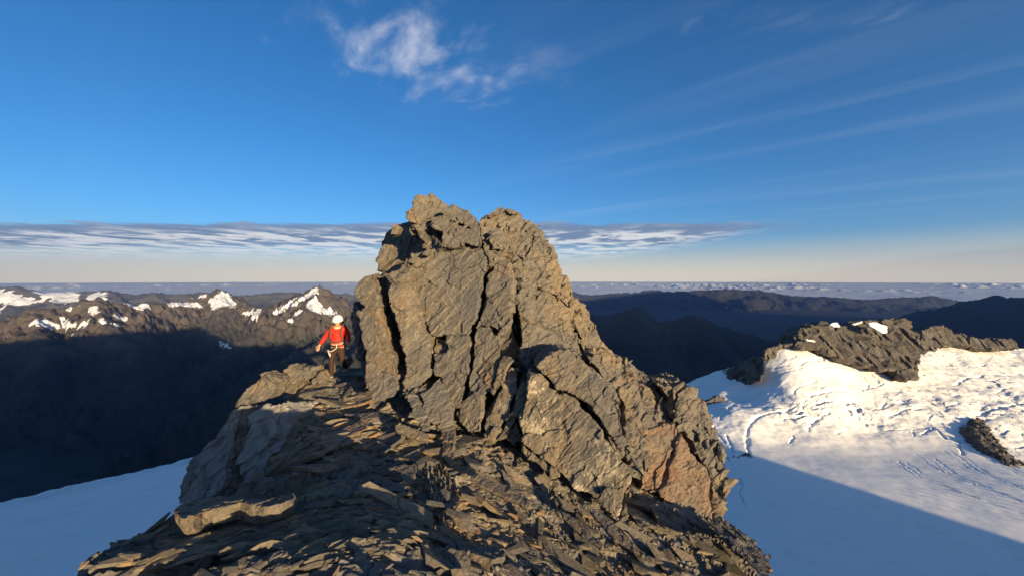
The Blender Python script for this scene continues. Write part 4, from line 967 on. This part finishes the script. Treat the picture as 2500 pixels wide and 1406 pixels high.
# broken ledges and flakes that stand proud of the tower's faces
def tower_flakes():
    r = np.random.default_rng(91); dg = bpy.context.evaluated_depsgraph_get(); made = 0
    ms = [stone_mesh(r, 40) for _ in range(12)]
    for m_ in ms: m_.materials.append(ROCK)
    zones = [([(1180, 525), (1240, 512), (1300, 555), (1345, 620), (1385, 700), (1460, 810), (1490, 860), (1440, 880), (1380, 800), (1290, 740), (1240, 640), (1190, 590)], 95, 0.20),
             ([(1440, 860), (1550, 890), (1640, 940), (1700, 960), (1780, 1150), (1770, 1240), (1740, 1180), (1690, 1060), (1600, 990), (1520, 960)], 60, 0.18),
             ([(1525, 1095), (1580, 1060), (1590, 1150), (1560, 1190)], 22, 0.13), ([(1000, 500), (1090, 490), (1160, 540), (1160, 590), (1080, 590), (1010, 545)], 24, 0.15),
             ([(880, 700), (1180, 620), (1260, 900), (1500, 1090), (1500, 1230), (1290, 1080), (1120, 1000), (960, 940)], 45, 0.11)]
    for poly, n, s0 in zones:
        xs = [p[0] for p in poly]; ys = [p[1] for p in poly]; k = 0; t = 0
        while k < n and t < n * 12:
            t += 1
            px, py = r.uniform(min(xs), max(xs)), r.uniform(min(ys), max(ys))
            if not inside(poly, np.array([px]), np.array([py]))[0]: continue
            d = Vector(((px - 1250) / 1000, 1, (EYE - py) / 1000)).normalized()
            hit, loc, nrm, _, ob, _ = scene.ray_cast(dg, Vector((0, 0, 0)) + d * 1.0, d, distance=16)
            if not hit or ob.parent is not tower: continue
            s = s0 * r.uniform(0.5, 1.6)
            nn = np.array(nrm) + r.normal(size=3) * 0.35; nn /= np.linalg.norm(nn)
            x = np.array((0.75, 0.25, 0.62)) + r.normal(size=3) * 0.25; x -= nn * (x @ nn); x /= np.linalg.norm(x)
            M = np.column_stack([x, np.cross(nn, x), nn]) * s
            o = bpy.data.objects.new('rock_flake', ms[int(r.integers(len(ms)))]); col.objects.link(o); o.parent = tower; o.matrix_parent_inverse = TI
            o.matrix_world = Matrix(np.vstack([np.column_stack([M, np.array(loc) - nn * 0.02 * s]), (0, 0, 0, 1)]).tolist())
            k += 1
tower_flakes()

# ------------------------------------------------------------------ rock outcrops standing out of the glacier
def icerock(name, poly, d, th, label, mat=OUTCROP, size=16.0, voxel=1.1, lean=25, seed=0, a=(2.2, 0.45, 0.3), pl3=None, **kw):
    cx, cy = np.mean(poly, 0)
    return lone(name, poly, pl3 or ((cx - 60, cy, d), (cx + 60, cy, d), (cx, cy - 60, d + lean)), th, mat, label, cat='rock outcrop', size=size, voxel=voxel / VOX, seed=seed, a=a, push=(0, 1, -0.25), back=0.85, rough=0.09, fol=np.eye(3), stretch=(1.5, 1.5, 0.22), **kw)
icerock('rock_outcrop', [(1950, 850), (1953, 802), (1975, 792), (2003, 785), (2074, 792), (2121, 780), (2211, 776), (2228, 783), (2233, 806), (2249, 816), (2258, 858), (2246, 882), (2239, 925), (2211, 928), (2168, 902), (2140, 898), (2097, 883), (2045, 869), (2017, 860), (2003, 848), (1969, 853)], 505, 60, 'large dark rock outcrop rising out of the sunlit glacier', seed=701, lean=34)
icerock('rock_outcrop', [(2252, 806), (2270, 799), (2292, 797), (2315, 799), (2329, 816), (2358, 813), (2382, 825), (2429, 828), (2467, 828), (2481, 837), (2490, 855), (2429, 855), (2382, 850), (2339, 842), (2296, 845), (2282, 860), (2258, 868)], 600, 40, 'low jagged rock crest right of the large outcrop', seed=707, lean=30)
icerock('rock_outcrop', [(1866, 876), (1869, 855), (1880, 848), (1894, 847), (1920, 840), (1948, 830), (1952, 837), (1918, 846), (1897, 856), (1893, 872), (1880, 878)], 508, 10, 'small rock knob at the left tip of the glacier crest', seed=711, size=8, lean=20)
icerock('rock_outcrop', pl3=((1764, 940, 530), (1866, 870, 492), (1790, 895, 530)), poly=[(1764, 944), (1772, 908), (1800, 895), (1832, 884), (1866, 868), (1870, 895), (1862, 918), (1845, 936), (1810, 930), (1790, 940)], d=520, th=35, label='rock face coloured dark for its shade, left of the glacier crest', mat=ROCK_SHADE, seed=717, lean=30, )
icerock('rock_outcrop', [(2372, 1060), (2382, 1040), (2396, 1022), (2412, 1036), (2440, 1075), (2470, 1105), (2510, 1130), (2500, 1150), (2472, 1142), (2424, 1105), (2400, 1085)], 362, 25, 'brown rock rib breaking through the icefall at the right edge', seed=723, size=9, lean=40)
icerock('rock_outcrop', [(1718, 984), (1735, 975), (1772, 972), (1770, 980), (1740, 990), (1720, 992)], 470, 12, 'thin dark rock band on the shaded snow beside the tower', mat=ROCK_DARK, seed=727, size=5, lean=30)
icerock('rock_outcrop', [(1772, 1122), (1790, 1116), (1815, 1112), (1832, 1106), (1836, 1112), (1812, 1122), (1780, 1128)], 345, 6, 'dark rock sliver at the edge of the glacier shadow', mat=ROCK_DARK, seed=731, size=3, lean=20, voxel=0.7)
def snow_patch(poly, d, label, seed, lean=34):
    o = icerock('snow_patch', poly, d, 3.0, label, mat=SNOW, seed=seed, size=3, voxel=0.6, a=(0.5, 0.5, 0.5), lean=lean); o['category'] = 'snow patch'
    set_attr(o.data, 'dirt', np.zeros(len(o.data.vertices)))
snow_patch([(2120, 789), (2140, 787), (2168, 797), (2166, 812), (2156, 814), (2136, 802)], 506.5, 'largest bright snow patch on the dark outcrop', 741)
snow_patch([(2025, 792), (2045, 787), (2053, 797), (2035, 798)], 504, 'small snow patch left of the largest one on the outcrop', 743)
snow_patch([(2080, 790), (2105, 783), (2106, 787), (2088, 794)], 505, 'thin snow streak on the top edge of the outcrop', 745)
snow_patch([(1966, 826), (1985, 829), (1992, 834), (1972, 833)], 502, 'snow patch low on the left end of the outcrop', 747)
snow_patch([(2138, 886), (2158, 893), (2160, 902), (2142, 896)], 500, 'snow patch at the foot of the outcrop', 749)
# ------------------------------------------------------------------ the climber
PW = P(820, 927, 11.0)
def J(px, py, dy=0.0): return np.array(((px - 820) * 0.011, dy, (927 - py) * 0.011))
def skin(name, pts, edges, mat, parent, sub=2, root=0):
    me = bpy.data.meshes.new(name); me.from_pydata([tuple(p[0]) for p in pts], edges, [])
    o = bpy.data.objects.new(name, me); col.objects.link(o)
    o.modifiers.new('s', 'SKIN'); md = o.modifiers.new('u', 'SUBSURF'); md.levels = sub; md.render_levels = sub
    for i, p in enumerate(pts):
        sv = me.skin_vertices[0].data[i]; r = p[1]; sv.radius = r if isinstance(r, tuple) else (r, r); sv.use_root = (i == root)
    m2 = bpy.data.meshes.new_from_object(o.evaluated_get(bpy.context.evaluated_depsgraph_get()))
    bpy.data.objects.remove(o); bpy.data.meshes.remove(me); m2.name = name
    m2.polygons.foreach_set('use_smooth', np.ones(len(m2.polygons), bool)); m2.materials.clear()
    return obj(name, m2, mat, parent)
SKINM = plain('skin', (0.55, 0.33, 0.22), 0.55, 0.15); RED = plain('red_jacket', (0.72, 0.035, 0.018), 0.65, 0.35, 9); TROUS = plain('brown_trousers', (0.055, 0.030, 0.024), 0.8, 0.4, 9)
WHITE = plain('helmet_white', (0.80, 0.79, 0.76), 0.35, 0.05); BLACK = plain('black_fabric', (0.018, 0.018, 0.020), 0.7, 0.3); STRAP = plain('grey_webbing', (0.10, 0.085, 0.08), 0.8, 0.3); SLING = plain('white_sling', (0.72, 0.68, 0.62), 0.7, 0.1); BUFF = plain('yellow_buff', (0.62, 0.55, 0.30), 0.8, 0.2); BOOT = plain('tan_boot', (0.42, 0.33, 0.22), 0.75, 0.3)

person = empty('person', tuple(PW), label='climber in red jacket, white helmet and brown trousers walking along the ridge', cat='person')
# body: one figure from head to ankles, with two hands
def hand(wr, tip, side, base):
    """palm, four fingers and a thumb hanging from the wrist"""
    w = wr; d = (tip - wr); L = np.linalg.norm(d); d = d / L; out = np.array((0, -1, 0.0)); s = np.cross(d, out)
    s /= np.linalg.norm(s)
    pts = [(w + d * 0.05, (0.036, 0.018)), (w + d * 0.09, (0.038, 0.017))]; ed = [(None, 0), (0, 1)]
    for k, (o, ln) in enumerate(((-0.030, 0.065), (-0.010, 0.080), (0.010, 0.076), (0.029, 0.058))):
        b = w + d * 0.10 + s * o; i = len(pts)
        pts += [(b, 0.0095), (b + d * ln * 0.5 + out * 0.012, 0.009), (b + d * ln + out * 0.034, 0.008)]
        ed += [(1, i), (i, i + 1), (i + 1, i + 2)]
    i = len(pts); b = w + d * 0.045 + s * 0.036 * side
    pts += [(b, 0.012), (b + d * 0.035 + s * 0.022 * side + out * 0.012, 0.011), (b + d * 0.07 + s * 0.02 * side + out * 0.025, 0.009)]
    ed += [(0, i), (i, i + 1), (i + 1, i + 2)]
    return pts, ed
pts = [(J(823, 845), (0.145, 0.10)), (J(823, 825), (0.14, 0.10)), (J(824, 806), (0.155, 0.105)), (J(824.5, 797, -0.02), 0.062), (J(825.5, 792, -0.06), 0.058), (J(826.5, 785, -0.08), (0.082, 0.098)), (J(826.5, 778, -0.06), (0.080, 0.095)),
       (J(812, 800), 0.062), (J(794, 820, 0.02), 0.045), (J(783, 840, -0.04), 0.032), (J(839, 798), 0.062), (J(849.5, 817, 0.03), 0.045), (J(853, 834, -0.06), 0.032),
       (J(814, 852), 0.092), (J(811, 880, -0.05), 0.062), (J(809, 917, 0.0), 0.045), (J(833, 852), 0.092), (J(836, 876, -0.02), 0.062), (J(835, 903, 0.33), 0.045)]
ed = [(0, 1), (1, 2), (2, 3), (3, 4), (4, 5), (5, 6), (2, 7), (7, 8), (8, 9), (2, 10), (10, 11), (11, 12), (0, 13), (13, 14), (14, 15), (0, 16), (16, 17), (17, 18)]
for wi, tip, side in ((9, J(779, 853, -0.07), 1), (12, J(853.5, 846, -0.10), -1)):
    hp, he = hand(pts[wi][0], tip, side, wi); n0 = len(pts); pts += hp
    ed += [(wi if a is None else a + n0, b + n0) for a, b in he]
body = skin('body', pts, ed, SKINM, person)
# face
f0 = J(826.5, 786, -0.175)
skin('nose', [(f0 + np.array((0, 0.015, 0.02)), 0.010), (f0 + np.array((0, -0.012, -0.012)), 0.014), (f0 + np.array((0, 0.01, -0.02)), 0.010)], [(0, 1), (1, 2)], SKINM, person, 1)
skin('sunglasses', [(f0 + np.array((-0.085, 0.07, 0.02)), 0.012), (f0 + np.array((-0.04, 0.0, 0.02)), (0.022, 0.02)), (f0 + np.array((0, -0.006, 0.022)), 0.010), (f0 + np.array((0.04, 0.0, 0.02)), (0.022, 0.02)), (f0 + np.array((0.085, 0.07, 0.02)), 0.012)], [(0, 1), (1, 2), (2, 3), (3, 4)], BLACK, person, 1, 2)
skin('neck_scarf', [(J(818, 796, -0.04), 0.030), (J(821, 798.5, -0.11), 0.034), (J(826, 800, -0.14), 0.036), (J(831, 798.5, -0.11), 0.034), (J(834, 796, -0.03), 0.030), (J(826, 795, 0.08), 0.03)], [(0, 1), (1, 2), (2, 3), (3, 4), (4, 5), (5, 0)], BUFF, person, 1)
# clothes
skin('jacket', [(J(823, 838), (0.175, 0.125)), (J(823, 824), (0.165, 0.125)), (J(824, 808), (0.18, 0.13)), (J(824, 799), (0.12, 0.09)),
                (J(810, 800.5), 0.082), (J(802, 810, 0.01), 0.070), (J(794, 821, 0.02), 0.062), (J(787, 833, -0.02), 0.055), (J(782.5, 841, -0.04), 0.048),
                (J(841, 798.5), 0.082), (J(846, 808, 0.02), 0.070), (J(850, 818, 0.03), 0.062), (J(852.5, 829, -0.03), 0.055), (J(853.3, 836, -0.06), 0.048)],
     [(0, 1), (1, 2), (2, 3), (2, 4), (4, 5), (5, 6), (6, 7), (7, 8), (2, 9), (9, 10), (10, 11), (11, 12), (12, 13)], RED, person, 2, 1)
skin('trousers', [(J(823, 841), (0.162, 0.115)), (J(823, 849), (0.165, 0.12)), (J(813.5, 856), 0.100), (J(811.5, 868, -0.03), 0.088), (J(811, 880, -0.05), 0.075), (J(810, 900, -0.02), 0.068), (J(809, 918, 0.0), 0.062),
                  (J(833.5, 856), 0.100), (J(835, 866, -0.02), 0.088), (J(836, 877, -0.02), 0.075), (J(836, 892, 0.16), 0.066), (J(835, 903, 0.31), 0.060)],
     [(0, 1), (1, 2), (2, 3), (3, 4), (4, 5), (5, 6), (1, 7), (7, 8), (8, 9), (9, 10), (10, 11)], TROUS, person, 2, 1)
for (x, y, dy) in ((809, 925.5, 0.0), (835, 908.5, 0.30)):
    skin('boot', [(J(x, y - 8, dy), (0.052, 0.055)), (J(x, y - 1.5, dy + 0.02), (0.05, 0.055)), (J(x - 0.5, y - 0.5, dy - 0.10), (0.050, 0.045)), (J(x - 1, y + 0.3, dy - 0.21), (0.046, 0.034))], [(0, 1), (1, 2), (2, 3)], BOOT, person, 2, 1)
# helmet: dome with rim and vents
def helmet():
    v = []; f = []; n, m = 24, 10
    for i in range(m):
        th = i / (m - 1) * math.radians(97)
        for k in range(n):
            a = 2 * math.pi * k / n
            r = math.sin(th); fr = 1.0 + 0.06 * max(0, -math.sin(a)) * (th > 1.4)
            v.append((0.125 * r * math.cos(a) * fr, 0.15 * r * math.sin(a) * fr, 0.135 * math.cos(th)))
    for i in range(m - 1):
        for k in range(n): f.append((i * n + k, i * n + (k + 1) % n, (i + 1) * n + (k + 1) % n, (i + 1) * n + k))
    R = rotm(math.radians(14), 0, 0); v = np.array(v) @ R.T + J(827, 780.5, -0.06)
    h = obj('helmet', mesh_np('helmet', v, f), WHITE, person)
    sol = h.modifiers.new('t', 'SOLIDIFY'); sol.thickness = 0.012
    for k in (-1, 0, 1):
        a = np.array(((0.05 * k), -0.150 + 0.02 * abs(k), 0.045)) @ R.T + J(827, 780.5, -0.06)
        skin('vent', [(a + np.array((-0.014, 0, 0.0)), 0.007), (a + np.array((0.014, 0, 0.004)), 0.007)], [(0, 1)], BLACK, h, 1)
    skin('rim', [(np.array((0.125 * math.cos(a), 0.158 * math.sin(a), -0.012)) @ R.T + J(827, 780.5, -0.06), 0.010) for a in np.linspace(0, 2 * math.pi, 17)[:-1]], [(i, (i + 1) % 16) for i in range(16)], STRAP, h, 1)
helmet()
# harness with slings
har = skin('harness', [(J(808, 840, 0.0), 0.020), (J(812, 842, -0.11), 0.022), (J(823, 843, -0.145), 0.024), (J(834, 842, -0.11), 0.022), (J(838.5, 840, 0.0), 0.020), (J(823, 839, 0.14), 0.02)], [(0, 1), (1, 2), (2, 3), (3, 4), (4, 5), (5, 0)], BLACK, person, 1)
skin('sling', [(J(828, 837, -0.165), 0.010), (J(828, 847, -0.175), 0.012), (J(821, 852, -0.17), 0.012), (J(812, 856, -0.15), 0.012), (J(804.5, 852, -0.11), 0.010), (J(809, 862, -0.14), 0.011), (J(812.5, 868, -0.15), 0.011), (J(812, 858, -0.16), 0.010)], [(i, i + 1) for i in range(7)], SLING, har, 1)
for k in range(3): skin('carabiner', [(J(834 + k * 2, 838, -0.12 + 0.03 * k), 0.010), (J(835 + k * 2, 843, -0.13 + 0.03 * k), 0.012), (J(834 + k * 2, 847, -0.13 + 0.03 * k), 0.009)], [(0, 1), (1, 2)], RED, har, 1)
skin('chalk_bag', [(J(798, 851, 0.06), 0.05), (J(795, 857, 0.05), 0.075), (J(793, 862, 0.05), 0.055)], [(0, 1), (1, 2)], BLACK, har, 2)
# rucksack: its own thing
pack = empty('rucksack', tuple(PW), label='black rucksack with grey straps on the climber\'s back', cat='rucksack')
skin('pack_body', [(J(822, 838, 0.21), (0.15, 0.085)), (J(822, 812, 0.25), (0.17, 0.11)), (J(821, 793, 0.24), (0.15, 0.10)), (J(818, 786, 0.21), (0.11, 0.08))], [(0, 1), (1, 2), (2, 3)], BLACK, pack, 2)
skin('lid', [(J(811, 788, 0.20), 0.06), (J(825, 787, 0.22), 0.065)], [(0, 1)], BLACK, pack, 2)
skin('shoulder_strap', [(J(814, 792.5, 0.14), 0.018), (J(811.5, 791.5, 0.0), 0.019), (J(811, 798, -0.10), 0.020), (J(811.5, 812, -0.155), 0.019), (J(809.5, 826, -0.12), 0.014), (J(806, 832, 0.0), 0.012)], [(i, i + 1) for i in range(5)], STRAP, pack, 1)
skin('shoulder_strap', [(J(834, 791.5, 0.14), 0.018), (J(838, 790.5, 0.0), 0.019), (J(838.5, 797, -0.10), 0.020), (J(838, 812, -0.155), 0.019), (J(840.5, 826, -0.12), 0.014), (J(842, 832, 0.0), 0.012)], [(i, i + 1) for i in range(5)], STRAP, pack, 1)
skin('chest_strap', [(J(811.5, 813, -0.165), 0.010), (J(825, 811.5, -0.18), 0.010), (J(838, 811, -0.165), 0.010)], [(0, 1), (1, 2)], STRAP, pack, 1)
skin('hip_belt', [(J(807, 829, 0.05), 0.022), (J(811, 831, -0.12), 0.026), (J(824, 833, -0.165), 0.022), (J(836, 831.5, -0.13), 0.026), (J(841, 829, 0.05), 0.022)], [(i, i + 1) for i in range(4)], STRAP, pack, 1)
# ------------------------------------------------------------------ the air
hm = bpy.data.materials.new('haze'); hm.use_nodes = True; ht = hm.node_tree; ht.nodes.clear()
hv = ht.nodes.new('ShaderNodeVolumePrincipled'); ho = ht.nodes.new('ShaderNodeOutputMaterial'); ht.links.new(hv.outputs[0], ho.inputs['Volume'])
hv.inputs['Color'].default_value = (0.36, 0.56, 1.0, 1); hv.inputs['Density'].default_value = 2.2e-5; hv.inputs['Anisotropy'].default_value = 0.35
x0, x1, y0, y1, z0_, z1_ = -27000, 27000, -9500, 21000, -1200, 1350
hv_ = [(x, y, z) for z in (z0_, z1_) for y in (y0, y1) for x in (x0, x1)]
obj('haze', mesh_np('haze', hv_, [(0, 2, 3, 1), (4, 5, 7, 6), (0, 1, 5, 4), (2, 6, 7, 3), (0, 4, 6, 2), (1, 3, 7, 5)], False), hm, kind='stuff', label='thin blue evening haze filling the valleys')
